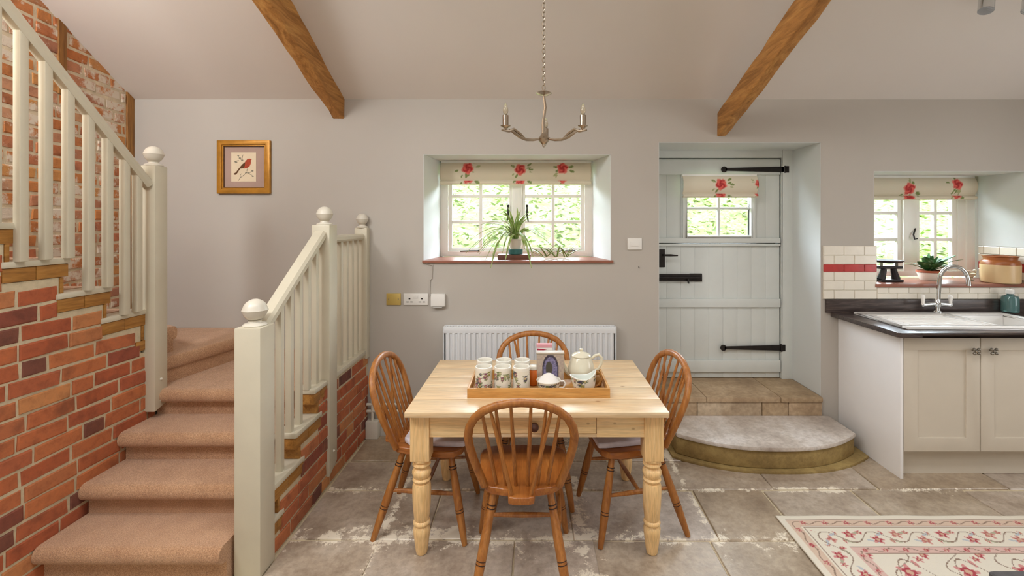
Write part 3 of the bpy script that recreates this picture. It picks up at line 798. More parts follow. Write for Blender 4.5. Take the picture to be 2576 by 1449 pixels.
hp.build('door_handle', 'iron_black', d1, bevel=.002)
bo = MB(); yh = YD - .02; bo.box(wx(1640, YD), wx(1734, YD), yh - .004, yh + .02, wz(707, YD), wz(689, YD)); bo.box(wx(1734, YD), wx(1765, YD), yh + .008, yh + .02, wz(708, YD), wz(688, YD)); bo.tube([(wx(1655, YD), yh - .008, wz(698, YD)), (wx(1760, YD), yh - .008, wz(698, YD))], .010, 8); bo.tube([(wx(1728, YD), yh - .01, wz(700, YD)), (wx(1728, YD), yh - .02, wz(712, YD))], .008, 8)
bo.build('door_bolt', 'iron_black', d1, bevel=.001)

# door steps
sd = empty('door_step', (1.55, 3.3, 0), 'worn stone double step with rounded lower slab in front of the plank door', 'step')
us0, us1 = DR[0] + .002, DR[1] - .004
cut = [(us0, 1.30), (1.304, 1.86), (1.864, us1)]
for a, b in cut: MB().box(a, b, 3.432, DO, .262, .300).build('step_slab', 'step_stone', sd, bevel=.006)
for a, b in ((us0, 1.23), (1.236, 1.72), (1.726, 1.92), (1.926, us1)): MB().box(a, b, 3.442, DO, -.02, .260).build('riser_stone', 'step_stone', sd, bevel=.005)
def bow(x0, x1, ye, ym, yb, n=26, skew=.0):
    p = [(lerp(x0, x1, i / n), ym + (ye - ym) * abs(2 * i / n - 1) ** 2.4) for i in range(n + 1)]
    return p + [(x1, yb), (x0, yb)]
MB().prism(bow(.985, 2.225, 3.15, 2.945, 3.44), 'z', .135, .163).build('bowed_slab', 'worn_step_stone', sd, bevel=.008)
MB().prism(bow(.985, 2.222, 3.16, 2.96, 3.44), 'z', .018, .134).build('bowed_riser', 'mossy_stone', sd, bevel=.01)
MB().prism(bow(.95, 2.30, 3.13, 2.925, 3.44), 'z', -.004, .017).build('bowed_plinth', 'mossy_stone', sd, bevel=.006)

# ------------------------------------------------------------------ kitchen run
KX, KF = 2.313, 2.876
cb = empty('sink_cabinet', (3.3, 3.15, 0), 'cream shaker base cabinet under the white kitchen sink', 'cabinet')
bx('end_panel', 'panel_white', cb, KX, KX + .02, KF, DW - .002, .001, .905, bevel=.002)
bx('carcass', 'cabinet_paint', cb, KX + .02, 4.39, KF + .022, DW - .002, .155, .172); bx('front_rail', 'cabinet_paint', cb, KX + .02, 4.39, KF + .022, KF + .036, .86, .905); bx('cabinet_back', 'cabinet_paint', cb, KX + .02, 4.39, DW - .014, DW - .002, .172, .905)
bx('plinth', 'cabinet_paint', cb, KX + .02, 4.39, KF + .065, KF + .085, .001, .17)
def shaker(x0, x1, kx):
    z0, z1 = .175, .897; y = KF - .002; s = .085; m = MB().ring(x0, x1, z0, z1, s, y, y + .022)
    d = m.build('cabinet_door', 'cabinet_paint', cb, bevel=.002)
    bx('door_panel', 'cabinet_paint', d, x0 + s - .004, x1 - s + .004, y + .008, y + .018, z0 + s - .004, z1 - s + .004)
    k = MB(); zc = wz(881, KF); k.tube([(kx, y, zc), (kx, y - .022, zc)], .006, 8)
    for a, b in ((-.014, .012), (.014, .012), (-.012, -.014), (.013, -.013), (0, 0)): k.ball((kx + a, y - .026, zc + b), .010, 10, 6)
    k.build('knob', 'pewter', d)
dwid = .477
shaker(KX + .024, KX + .024 + dwid, wx(2446, KF)); shaker(KX + .031 + dwid, KX + .031 + 2 * dwid, wx(2490, KF))
shaker(KX + .038 + 2 * dwid, KX + .038 + 3 * dwid, KX + 3 * dwid); shaker(KX + .045 + 3 * dwid, 4.38, 4.3)
WT0, WT1, WX0 = .906, .937, 2.255
wt = MB(); sx0, sx1, sy0, sy1 = 2.40, 3.44, 2.92, 3.375
wt.prism([(WX0, DW - .002), (WX0, 2.83), (WX0 + .018, 2.812), (sx0, 2.812), (sx0, DW - .002)], 'z', WT0, WT1); wt.box(sx0, sx1, 2.812, sy0, WT0, WT1); wt.box(sx0, sx1, sy1, DW - .002, WT0, WT1); wt.box(sx1, 4.39, 2.812, DW - .002, WT0, WT1)
w_ = wt.build('worktop', 'worktop_laminate', bevel=.003); tag(w_, 'dark slate effect worktop on the cream sink cabinet', 'worktop')
bx('upstand', 'worktop_laminate', w_, 2.213, 4.39, DW - .022, DW - .003, .9375, 1.037, bevel=.002)
sk = empty('sink', (2.95, 3.15, .937), 'white ceramic inset sink with a drainer and small bowl', 'sink')
s = MB(); zr = .957
bxl, bxr, byl, byr = 3.02, 3.40, 2.96, 3.30          # main bowl
s.box(sx0 - .02, bxl, sy0 - .02, sy1 + .02, .9375, zr - .006); s.box(bxr, sx1 + .02, sy0 - .02, sy1 + .02, .9375, zr - .006)
s.box(bxl, bxr, sy0 - .02, byl, .9375, zr - .006); s.box(bxl, bxr, byr, sy1 + .02, .9375, zr - .006)
s.build('sink_deck', 'sink_ceramic', sk, bevel=.006)
r_ = MB()
for (a, b, c, d) in ((sx0 - .02, sx1 + .02, sy0 - .02, sy0 + .012), (sx0 - .02, sx1 + .02, sy1 - .06, sy1 + .02), (sx0 - .02, sx0 + .012, sy0 + .012, sy1 - .06), (sx1 - .012, sx1 + .02, sy0 + .012, sy1 - .06), (bxl - .03, bxl, sy0 + .012, sy1 - .06)):
    r_.box(a, b, c, d, .94, zr)
r_.build('sink_rim', 'sink_ceramic', sk, bevel=.006)
b_ = MB(); b_.box(bxl - .008, bxl, byl - .008, byr + .008, .77, .951); b_.box(bxr, bxr + .008, byl - .008, byr + .008, .77, .951); b_.box(bxl, bxr, byl - .008, byl, .77, .951); b_.box(bxl, bxr, byr, byr + .008, .77, .951); b_.box(bxl, bxr, byl, byr, .77, .778)
b_.build('sink_bowl', 'sink_ceramic', sk, bevel=.003)
for i in range(7):
    yy = 2.985 + i * .047
    MB().tube([(2.46, yy, .9515), (2.93, yy, .9515)], .005, 6).build('drainer_rib', 'sink_ceramic', sk)
MB().lathe([(.04, 0), (.04, .004), (.02, .006)], (3.2, 3.14, .778), 16).build('plug_hole', 'chrome', sk)
# bridge tap
tp = empty('kitchen_tap', (wx(2358, 3.36), 3.36, .957), 'chrome swan neck mixer tap with white ceramic levers on the sink', 'tap')
T = lambda px, py, d=3.36: at(px, py, d)
m = MB(); cx_ = wx(2358, 3.36)
m.lathe([(.028, 0), (.028, .008), (.018, .016), (.016, .04), (.024, .05), (.024, .068), (.016, .078), (.014, .1)], (cx_, 3.36, .956), 18); m.build('tap_body', 'chrome', tp)
zt = lambda py: wz(py, 3.36)
arc = [T(2360, 765), T(2361, 735), T(2363, 708)]
cxp, cyp, rp = 2399, 706, 36
arc += [T(cxp - rp * math.cos(a), cyp - rp * math.sin(a), lerp(3.36, 3.30, a / PI)) for a in [PI * k / 12 for k in range(1, 12)]] + [T(2436, 706, 3.30), T(2437, 719, 3.30)]
MB().tube(arc, [.0135] * (len(arc) - 1) + [.015], 12).build('spout', 'chrome', tp)
for sgn, px in ((-1, 2322), (1, 2391)):
    MB().tube([T(2358, 764), T(px, 767)], [.012, .012], 10).build('tap_arm', 'chrome', tp)
    l = MB().lathe([(.009, 0), (.012, .01), (.010, .02), (.013, .045), (.014, .065), (.008, .075), (.001, .077)], tuple(T(px, 767)), 14).build('lever', 'porcelain', tp)
    MB().ball(T(px, 767), .014, 12, 7).build('lever_cap', 'chrome', l)
# soap bottle
sb = empty('soap_bottle', (wx(2541, 3.38), 3.38, .957), 'clear bottle of teal washing up liquid behind the sink', 'bottle')
c_ = (wx(2541, 3.38), 3.38, .957)
MB().lathe([(.044, 0), (.05, .006), (.05, .10), (.044, .118), (.02, .128), (.018, .135)], c_, 22).build('bottle_body', 'soap_liquid', sb)
MB().lathe([(.024, .1355), (.026, .14), (.024, .165), (.014, .17)], c_, 16).build('bottle_cap', 'plastic_white', sb)

# wall tiles (parts of the rear wall)
def tile(x0, x1, z0, z1, red=False, y=DW - .004):
    bx('tile', 'red_tile' if red else 'white_tile', wall_back, x0 + .0015, x1 - .0015, y - .009, y + .002, z0 + .0015, z1 - .0015, bevel=.003, segs=1)
bx('tile_bed', 'grout', wall_back, 2.195, 2.603, DW - .005, DW - .0005, 1.038, 1.443); bx('tile_bed', 'grout', wall_back, 2.603, 4.395, DW - .005, DW - .0005, 1.038, 1.128)
tl, tr = 2.197, 2.603
zr_ = [1.442, 1.372, 1.303, 1.245, 1.176, 1.107, 1.038]
for i in range(6):
    red = i == 2; xs = [tl, wx(2121, DW), wx(2172, DW), tr] if (i % 2 == 0) else [tl, wx(2096, DW), wx(2147, DW), tr]
    for a, b in zip(xs, xs[1:]): tile(a, b, zr_[i + 1], zr_[i], red)
for i, (za, zb2) in enumerate(((1.083, 1.127), (1.038, 1.083))):
    x = tr
    while x < 4.38:
        nx_ = min(4.39, x + (.153 if x > tr + .01 or i else .09)); tile(x, nx_, za, zb2); x = nx_
for i, (za, zb2) in enumerate(((1.36, 1.425), (1.30, 1.36), (1.235, 1.30), (1.175, 1.235))):
    y = DW + .002
    while y < 3.84:
        ny = min(3.845, y + (.13 if y > DW + .01 else (.13 if i % 2 else .07)))
        bx('tile', 'red_tile' if i == 2 else 'white_tile', wall_back, 3.748, 3.762, y + .0015, ny - .0015, za + .0015, zb2 - .0015, bevel=.003, segs=1); y = ny

# things on the kitchen sill
SZ = 1.1555
ks = empty('kitchen_scales', (2.80, 3.60, SZ), 'black cast iron kitchen scales on the sink window sill', 'scales')
c_ = (2.80, 3.60, SZ)
MB().box(2.715, 2.885, 3.55, 3.65, SZ, SZ + .018).build('scale_foot', 'iron_black', ks, bevel=.006)
m = MB(); m.tube([(2.74, 3.6, SZ + .015), (2.755, 3.6, SZ + .06), (2.765, 3.6, SZ + .10)], [.030, .024, .020], 10); m.tube([(2.86, 3.6, SZ + .015), (2.85, 3.6, SZ + .06), (2.84, 3.6, SZ + .10)], [.030, .024, .020], 10); m.build('scale_body', 'iron_black', ks)
MB().box(2.71, 2.90, 3.575, 3.625, SZ + .10, SZ + .122).build('scale_beam', 'iron_black', ks, bevel=.008)
for xx in (2.745, 2.865):
    MB().tube([(xx, 3.6, SZ + .12), (xx, 3.6, SZ + .145)], .010, 8).build('scale_arm', 'pewter', ks)
MB().lathe([(.02, .143), (.085, .150), (.105, .168), (.10, .168), (.08, .156)], (2.80, 3.6, SZ), 24).build('weighing_pan', 'iron_black', ks)

def leaf_mesh(L, W, droop, fold=.15, n=6):
    """strap leaf along +x rising then drooping"""
    m = MB()
    for i in range(n + 1):
        t = i / n; x = L * t * (1 - .12 * droop * t); z = L * (.75 * t - droop * t * t); w = W * (math.sin(PI * min(.98, .08 + .92 * t)) ** .6) / 2
        m.v += [(x, -w, z + fold * w), (x, 0, z), (x, w, z + fold * w)]
    for i in range(n):
        a = i * 3; m.f += [(a, a + 3, a + 4, a + 1), (a + 1, a + 4, a + 5, a + 2)]
    return m
def leaves(parent, c, specs, mname, rnd, name='leaf'):
    protos = []
    for (L, W, dr, cnt, steep) in specs:
        p = leaf_mesh(L, W, dr); me = None
        for k in range(cnt):
            if me is None:
                o = p.build(name, mname, parent); me = o.data
                md = o.modifiers.new('thick', 'SOLIDIFY'); md.thickness = .0015
                first = o
                me.transform(Matrix.Translation(sum((q.location for q in [parent]), Vector())))
            else:
                o = first.copy(); col.objects.link(o)
            o.location = Vector(c) - parent.location + Vector((rnd.uniform(-.012, .012), rnd.uniform(-.012, .012), 0))
            o.rotation_euler = (rnd.uniform(-.25, .25), -rnd.uniform(*steep), rnd.uniform(-1.12 * PI, .12 * PI))
            sc_ = rnd.uniform(.8, 1.12); o.scale = (sc_, sc_, sc_)
rv = random.Random(4)
kp = empty('potted_plant', (wx(2336, 3.70), 3.70, SZ), 'dark leafy plant in a white and terracotta pot on the sink window sill', 'plant')
c_ = (wx(2336, 3.70), 3.70, SZ)
MB().lathe([(.055, 0), (.062, .01), (.078, .058), (.078, .06)], c_, 24).build('pot', 'pot_white', kp)
MB().lathe([(.079, .0605), (.083, .063), (.083, .078), (.076, .078), (.072, .064)], c_, 24).build('pot_rim', 'terracotta', kp)
MB().lathe([(.001, .068), (.071, .0685)], c_, 16, cap=False).build('soil', 'soil', kp)
leaves(kp, (c_[0], c_[1], c_[2] + .068), [(.20, .055, .35, 14, (-.15, .25)), (.19, .055, .35, 10, (.0, .5)), (.12, .05, .2, 7, (.6, 1.1))], 'violet_leaf', rv)
ck = empty('stoneware_crock', (wx(2516, 3.53), 3.53, SZ), 'buff stoneware crock with brown shoulder on the sink window sill', 'crock')
c_ = (wx(2516, 3.53), 3.53, SZ)
MB().lathe([(.108, 0), (.115, .006), (.117, .135), (.116, .14)], c_, 36).build('crock_body', 'stoneware', ck)
MB().lathe([(.116, .1405), (.114, .158), (.106, .172), (.096, .178), (.098, .196), (.106, .202), (.106, .206), (.092, .206), (.088, .17), (.001, .165)], c_, 36).build('crock_neck', 'stoneware_brown', ck)
sj = empty('glass_ornament', (wx(2441, 3.66), 3.66, SZ), 'small pale glass ornament beside the stoneware crock', 'ornament')
c_ = (wx(2441, 3.66), 3.66, SZ)
MB().lathe([(.022, 0), (.025, .004), (.012, .012), (.014, .02), (.034, .04), (.036, .06), (.028, .075), (.012, .082), (.001, .084)], c_, 20).build('ornament_body', 'bulb_glass', sj)
MB().ball((c_[0] + .025, c_[1] - .01, c_[2] + .078), .013, 12, 7).build('ornament_head', 'pot_white', sj)

# spider plant on the dining sill
S1 = 1.3335
bk = bx('wooden_block', 'book_brown', None, wx(1253, 3.60), wx(1335, 3.60), 3.54, 3.67, S1, S1 + .036, bevel=.003); tag(bk, 'flat dark wooden block under the spider plant pot', 'block')
sp_ = empty('spider_plant', (wx(1297, 3.6), 3.605, S1 + .0365), 'trailing spider plant in a pale pot on the dining window sill', 'plant')
c_ = (wx(1297, 3.6), 3.605, S1 + .0365)
MB().lathe([(.052, 0), (.056, .004), (.058, .04), (.05, .041)], c_, 24).build('saucer', 'pot_teal', sp_)
MB().lathe([(.04, .0415), (.046, .06), (.052, .11), (.055, .112), (.055, .122), (.048, .122), (.046, .108), (.001, .106)], c_, 24).build('pot', 'pot_white', sp_)
leaves(sp_, (c_[0], c_[1], c_[2] + .108), [(.36, .022, 1.35, 16, (.1, .45)), (.33, .022, 1.05, 14, (.3, .7)), (.30, .020, .75, 12, (.45, .95)), (.25, .018, .4, 8, (.7, 1.1))], 'spider_leaf', random.Random(9))
rn = empty('plantlet_runner', (wx(1400, 3.58), 3.6, S1), 'spider plant offshoot lying along the dining window sill', 'plant')
for k, px in enumerate((1372, 1398, 1424)):
    leaves(rn, (wx(px, 3.58), 3.6, S1 + .012), [(.13, .014, .35, 9, (.0, .5))], 'spider_leaf', random.Random(20 + k))
MB().tube([at(1335, 632, 3.6), at(1352, 640, 3.58), at(1372, 649, 3.58), at(1400, 649, 3.59), at(1424, 649, 3.6)], .002, 5).build('stem', 'spider_leaf', rn)

# ------------------------------------------------------------------ wall fittings
def plate(name, px0, px1, py0, py1, mname, label, cat, th=.01):
    o = empty(name, (wx((px0 + px1) / 2, DW), DW, wz(py1, DW)), label, cat)
    bx('face_plate', mname, o, wx(px0, DW), wx(px1, DW), DW - th, DW - .0005, wz(py1, DW), wz(py0, DW), bevel=.0025)
    return o
pg = plate('blanking_plate', 973, 1009, 738, 767, 'plate_gold', 'brass coloured blank plate on the wall by the balustrade', 'wall plate')
for px in (979, 1003): MB().lathe([(.004, 0), (.004, .002)], (0, 0, 0), 8).xform(Matrix.Translation((wx(px, DW), DW - .0095, wz(752, DW))) @ Matrix.Rotation(PI / 2, 4, 'X')).build('screw', 'pewter', pg)
so = plate('double_socket', 1016, 1077, 738, 767, 'plastic_white', 'white double electric socket beside the brass plate', 'socket')
for px in (1031, 1062):
    for dx, dy, w, h in ((0, -3, 2.2, 3), (-5, 5, 3, 2), (5, 5, 3, 2)):
        bx('pin_hole', 'iron_black', so, wx(px + dx - w, DW), wx(px + dx + w, DW), DW - .0112, DW - .0099, wz(754 + dy + h / 2, DW), wz(754 + dy - h / 2, DW))
for px in (1043, 1050): bx('rocker', 'plastic_white', so, wx(px - 3, DW), wx(px + 3, DW), DW - .013, DW - .0099, wz(750, DW), wz(742, DW), bevel=.001)
th_ = plate('junction_box', 1086, 1121, 738, 769, 'plastic_white', 'white square junction box below the window cable', 'box', .035)
bx('box_base', 'plastic_grey', th_, wx(1091, DW), wx(1114, DW), DW - .03, DW - .001, wz(773, DW), wz(769.3, DW))
cbw = MB(); cbw.tube([(wx(1073, DW), DW - .005, wz(664, DW)), (wx(1088, DW), DW - .005, wz(667, DW)), (wx(1087, DW), DW - .005, wz(700, DW)), (wx(1082, DW), DW - .005, wz(704, DW)), (wx(1081, DW), DW - .005, wz(745, DW))], .0045, 6)
tag(cbw.build('wall_cable', 'wall_paint'), 'thin painted cable running down the wall from the window sill', 'cable')
sw = plate('light_switch', 1578, 1614, 599, 628, 'plastic_white', 'white light switch on the wall left of the plank door', 'switch')
bx('rocker', 'plastic_white', sw, wx(1586, DW), wx(1606, DW), DW - .014, DW - .0095, wz(619, DW), wz(608, DW), bevel=.001)
hk = MB(); hk.tube([at(1607, 671, DW), at(1607, 672, DW - .012), at(1608, 675, DW - .018)], .003, 6); tag(hk.build('wall_hook', 'iron_black'), 'tiny metal hook in the wall below the light switch', 'hook')
# conduit pipes in the corner by the dwarf wall
pp = empty('heating_pipes', (-1.235, 3.43, 0), 'white painted pipes in the corner beside the dwarf brick wall', 'pipe')
bx('pipe_box', 'white_gloss', pp, -1.262, -1.17, 3.40, DW - .001, .0, .13, bevel=.004)
for k in range(2): MB().tube([(-1.262, 3.43, .20 + k * .05), (-1.05, 3.43, .20 + k * .05), (-.72, 3.43, .20 + k * .05)], .011, 8).build('pipe', 'white_gloss', pp)
MB().tube([(-1.22, 3.43, .13), (-1.22, 3.43, .40)], .011, 8).build('pipe', 'white_gloss', pp)

# radiator
rx0, rx1, rz0, rz1, ry = wx(1115, 3.40), wx(1550, 3.40), .22, wz(822, 3.40), 3.40
rd = empty('radiator', ((rx0 + rx1) / 2, ry, rz0), 'white panel radiator under the dining window', 'radiator')
m = MB(); n = 32; step = (rx1 - rx0 - .04) / n
prof = [(rx0 + .02, 3.39)]
for i in range(n):
    x = rx0 + .02 + i * step
    prof += [(x + step * .18, 3.39), (x + step * .30, 3.377), (x + step * .70, 3.377), (x + step * .82, 3.39)]
prof += [(rx1 - .02, 3.39), (rx1 - .02, 3.402), (rx0 + .02, 3.402)]
m.prism(prof, 'z', rz0 + .045, rz1 - .045); m.build('front_panel', 'radiator_enamel', rd, ang=20)
bx('panel_edge', 'radiator_enamel', rd, rx0 + .008, rx1 - .008, 3.381, 3.403, rz1 - .046, rz1 - .004, bevel=.006); bx('panel_edge', 'radiator_enamel', rd, rx0 + .008, rx1 - .008, 3.381, 3.403, rz0, rz0 + .046, bevel=.006)
bx('back_panel', 'radiator_enamel', rd, rx0 + .02, rx1 - .02, 3.44, 3.45, rz0 + .02, rz1 - .03)
bx('side_cover', 'radiator_enamel', rd, rx0, rx0 + .008, 3.384, 3.455, rz0 + .01, rz1, bevel=.002); bx('side_cover', 'radiator_enamel', rd, rx1 - .008, rx1, 3.384, 3.455, rz0 + .01, rz1, bevel=.002)
gm = MB(); ng = 60
for i in range(ng):
    x = lerp(rx0 + .012, rx1 - .02, i / ng); gm.box(x, x + .012, 3.405, 3.445, rz1 - .008, rz1 - .003)
gm.build('top_grille', 'radiator_enamel', rd, smooth=False)
bx('grille_edge', 'radiator_enamel', rd, rx0 + .008, rx1 - .008, 3.445, 3.455, rz1 - .012, rz1); bx('grille_edge', 'radiator_enamel', rd, rx0 + .008, rx1 - .008, 3.398, 3.406, rz1 - .012, rz1)

# framed bird picture
pc = empty('bird_picture', (wx(613, DW), DW, wz(488, DW)), 'gilt framed bird print on the white wall above the stair landing', 'picture')
X0_, X1_, Z0_, Z1_ = wx(546, 3.445), wx(679, 3.445), wz(487, 3.445), wz(353, 3.445)
def frame_ring(w0, w1, ya, yb2, mname, name, bev=.004):
    MB().ring(X0_ + w0, X1_ - w0, Z0_ + w0, Z1_ - w0, w1 - w0, ya, yb2).build(name, mname, pc, bevel=bev)
frame_ring(0, .034, DW - .028, DW - .001, 'gilt_frame', 'frame_rail'); frame_ring(.0345, .044, DW - .020, DW - .003, 'gilt_frame', 'frame_slip', .002); frame_ring(.0442, .049, DW - .014, DW - .003, 'gilt_dark', 'frame_slip', 0)
bx('mount', 'picture_mount', pc, X0_ + .045, X1_ - .045, DW - .009, DW - .004, Z0_ + .045, Z1_ - .045)
A0, A1, B0, B1 = wx(584, DW), wx(646, DW), wz(457, DW), wz(384, DW)
bx('print_sheet', 'picture_paper', pc, A0, A1, DW - .0105, DW - .0089, B0, B1)
def pr(pts, mname, name, lay):
    y = DW - .0106 - .0003 * lay; m = MB(); m.prism([(wx(p[0], DW), wz(p[1], DW)) for p in pts], 'y', y - .0003, y); return m.build(name, mname, pc, smooth=False)
# pixel outline of the perched bird, its branch and leaves
sc9 = lambda x, y: (530 + x / 9.06, 340 + y / 9.06)
pr([sc9(*p) for p in ((545, 880), (600, 850), (640, 790), (690, 730), (740, 670), (800, 620), (850, 600), (800, 700), (770, 760), (690, 770), (640, 850), (600, 905), (555, 905))], 'print_brown', 'bird_wing', 1)
pr([sc9(*p) for p in ((810, 600), (860, 550), (910, 540), (940, 550), (960, 560), (935, 575), (935, 650), (910, 710), (860, 750), (810, 760), (770, 770), (800, 700))], 'print_red', 'bird_breast', 2)
for ps in (((650, 1040), (700, 970), (780, 910), (830, 850)), ((700, 970), (690, 920), (720, 880)), ((830, 850), (900, 890), (970, 920)), ((850, 770), (845, 830)), ((560, 610), (620, 590), (660, 580)), ((650, 480), (690, 540), (730, 580)), ((760, 450), (740, 520), (735, 590)), ((900, 880), (940, 830))):
    pts = [Vector((wx(sc9(*p)[0], DW), DW - .0112, wz(sc9(*p)[1], DW))) for p in ps]
    MB().tube(pts, .0016, 5).build('branch', 'print_grey', pc)
for (x, y, r) in ((690, 530, 22), (740, 575, 20), (650, 470, 18), (970, 820, 20), (830, 860, 18), (880, 860, 16), (600, 620, 22), (980, 940, 18)):
    pr([sc9(x + r * 1.4 * math.cos(a), y + r * .8 * math.sin(a)) for a in [2 * PI * k / 8 for k in range(8)]], 'print_grey', 'leaf', 1)

# ------------------------------------------------------------------ chandelier and ceiling spots
chx, chy = wx(1368, 2.55), 2.55
ch = empty('chandelier', (chx, chy, wz(370, 2.55)), 'three arm brushed nickel candle chandelier hanging on a chain over the table', 'chandelier')
zz = lambda py: wz(py, 2.55)
MB().lathe([(.006, zz(228)), (.03, zz(231)), (.046, zz(235)), (.03, zz(239)), (.008, zz(241))], (chx, chy, 0), 24).build('canopy', 'nickel', ch)
MB().tube([(chx, chy, zz(240)), (chx + .008, chy, zz(270)), (chx - .004, chy, zz(310)), (chx, chy, zz(345))], [.007, .008, .009, .012], 10).build('stem', 'nickel', ch)
MB().lathe([(.001, zz(371)), (.008, zz(369)), (.010, zz(364)), (.02, zz(360)), (.03, zz(354)), (.034, zz(349)), (.022, zz(343)), (.012, zz(335))], (chx, chy, 0), 20).build('hub', 'nickel', ch)
link = None; z = zz(226); k = 0; zend = ceil_z(chy)
lm = MB().tube([(.009 * math.cos(a), 0, .016 * math.sin(a)) for a in [2 * PI * k / 14 for k in range(14)]], .0022, 6, closed=True)
while z < zend + .01:
    if link is None:
        link = lm.build('chain_link', 'nickel', ch); link.data.transform(Matrix.Translation(ch.location)); o = link
    else: o = link.copy(); col.objects.link(o)
    o.location = Vector((chx, chy, z + .012)) - ch.location; o.rotation_euler = (0, 0, (k % 2) * PI / 2 + .3)
    z += .0255; k += 1
for ang in (math.radians(-28), math.radians(86), math.radians(208)):
    R = .235; dr = Vector((math.cos(ang), math.sin(ang), 0)); o0 = Vector((chx, chy, 0))
    P = lambda r, z: o0 + dr * r + Vector((0, 0, z))
    zc = 2.133
    a1 = [P(.02, zz(350)), P(.07, zz(352) - .006), P(.11, zz(352) - .008), P(.15, zz(352) + .004), P(.185, zz(352) + .024), P(.215, zz(340) + .012)]
    a2 = [P(.12, zz(352) + .0), P(.15, zz(352) + .022), P(.185, zz(352) + .042), P(.215, zc - .022), P(R + .022, zc - .018)]
    arm = MB().tube(a1, [.006, .008, .009, .009, .008, .004], 8).tube(a2, [.004, .008, .009, .008, .006], 8).build('arm', 'nickel', ch)
    c = P(R, 0)
    MB().lathe([(.008, zc - .016), (.012, zc - .006), (.026, zc + .003), (.028, zc + .006), (.015, zc + .004)], (c.x, c.y, 0), 18).build('drip_pan', 'nickel', arm)
    MB().lathe([(.016, zc + .004), (.0165, zc + .062), (.010, zc + .066)], (c.x, c.y, 0), 16).build('candle_sleeve', 'nickel', arm)
    MB().lathe([(.008, zc + .066), (.014, zc + .080), (.015, zc + .092), (.009, zc + .112), (.003, zc + .126), (.001, zc + .128)], (c.x, c.y, 0), 14).build('bulb', 'bulb_glass', arm)

def ceiling_hit(px, py):
    k = (VY - py) / F; d = (2.559 + SL * DW - HC) / (k + SL); return at(px, py, d)
fx = ceiling_hit(2500, -50)
sf = empty('spotlight_bar', tuple(fx + Vector((0, 0, -.02))), 'chrome spotlight bar fixed to the sloping ceiling above the sink', 'spotlight')
nrm = Vector((0, -SL, -1)).normalized()
mbar = MB(); mbar.tube([fx + nrm * .02 + Vector((-.25, 0, 0)), fx + nrm * .02 + Vector((.45, 0, 0))], .016, 10); mbar.build('bar', 'chrome', sf)
for px, py, tip in ((2480, 27, (0, 0)), (2590, 26, (30, 10))):
    a = ceiling_hit(px - 6, -46); a = a + nrm * .06; bpt = at(px, py, a.y - .03)
    MB().tube([a, lerp(a, bpt, .12), bpt], [.022, .034, .036], 16).build('spot_head', 'chrome', sf)

# ------------------------------------------------------------------ pine table
TZ = .725
tb = empty('dining_table', (.0125, 2.557, 0), 'scrubbed pine farmhouse table with turned legs and one drawer', 'table')
tx0, tx1, ty0, ty1 = -.613, .638, 2.144, 2.970
npk = 5; yw = (ty1 - ty0) / npk
tt = None
for i in range(npk):
    bx('top_plank', 'pine_top', tb, tx0, tx1, ty0 + i * yw, ty0 + (i + 1) * yw - .0006, TZ - .026, TZ, bevel=.0035)
ax0, ax1, ay0, ay1 = -.545, .568, 2.20, 2.915
dx_0, dx_1 = wx(1182, 2.2), wx(1500, 2.2)
bx('apron', 'pine_rail', tb, ax0, dx_0 - .002, ay0, ay0 + .022, .582, TZ - .026, bevel=.002); bx('apron', 'pine_rail', tb, dx_1 + .002, ax1, ay0, ay0 + .022, .582, TZ - .026, bevel=.002)
bx('apron', 'pine_top', tb, dx_0 - .002, dx_1 + .002, ay0, ay0 + .022, .582, .600, bevel=.002)
bx('apron', 'pine_rail', tb, ax0, ax1, ay1 - .022, ay1, .582, TZ - .026); bx('apron', 'pine_rail', tb, ax0 - .005, ax0 + .017, ay0 + .04, ay1 - .04, .582, TZ - .026); bx('apron', 'pine_rail', tb, ax1 - .017, ax1 + .005, ay0 + .04, ay1 - .04, .582, TZ - .026)
dr_ = bx('drawer_front', 'pine_rail', tb, dx_0, dx_1, ay0 - .004, ay0 + .02, .602, TZ - .028, bevel=.003)
MB().lathe([(.010, 0), (.009, .008), (.014, .014), (.022, .024), (.021, .034), (.010, .040), (.001, .041)], (0, 0, 0), 20).xform(Matrix.Translation((wx(1344, 2.19), ay0 - .003, wz(1073, 2.18))) @ Matrix.Rotation(PI / 2, 4, 'X')).build('knob', 'dark_brown_wood', dr_)
def turned_leg(cx, cy):
    w = .0465; m = MB(); m.box(cx - w, cx + w, cy - w, cy + w, .468, TZ - .0265)
    o = m.build('leg', 'pine_leg', tb, bevel=.004)
    prof = [(.020, 0), (.026, .002), (.030, .02), (.036, .07), (.040, .10), (.041, .125), (.035, .138), (.034, .141), (.040, .146), (.0415, .152), (.040, .160), (.034, .165), (.037, .172), (.043, .24), (.0455, .30), (.0445, .335), (.041, .348), (.036, .350), (.041, .356), (.0445, .364), (.041, .372), (.037, .374), (.041, .380), (.046, .395), (.046, .405), (.040, .416), (.034, .421), (.0335, .426), (.041, .431), (.045, .438), (.043, .446), (.037, .450), (.042, .454), (.0455, .461), (.044, .4675)]
    MB().lathe(prof, (cx, cy, 0), 26).build('turned_shaft', 'pine_leg', o, ang=40)
for cx in (wx(1061, 2.236), wx(1640, 2.236)):
    for cy in (2.236, 2.878): turned_leg(cx, cy)

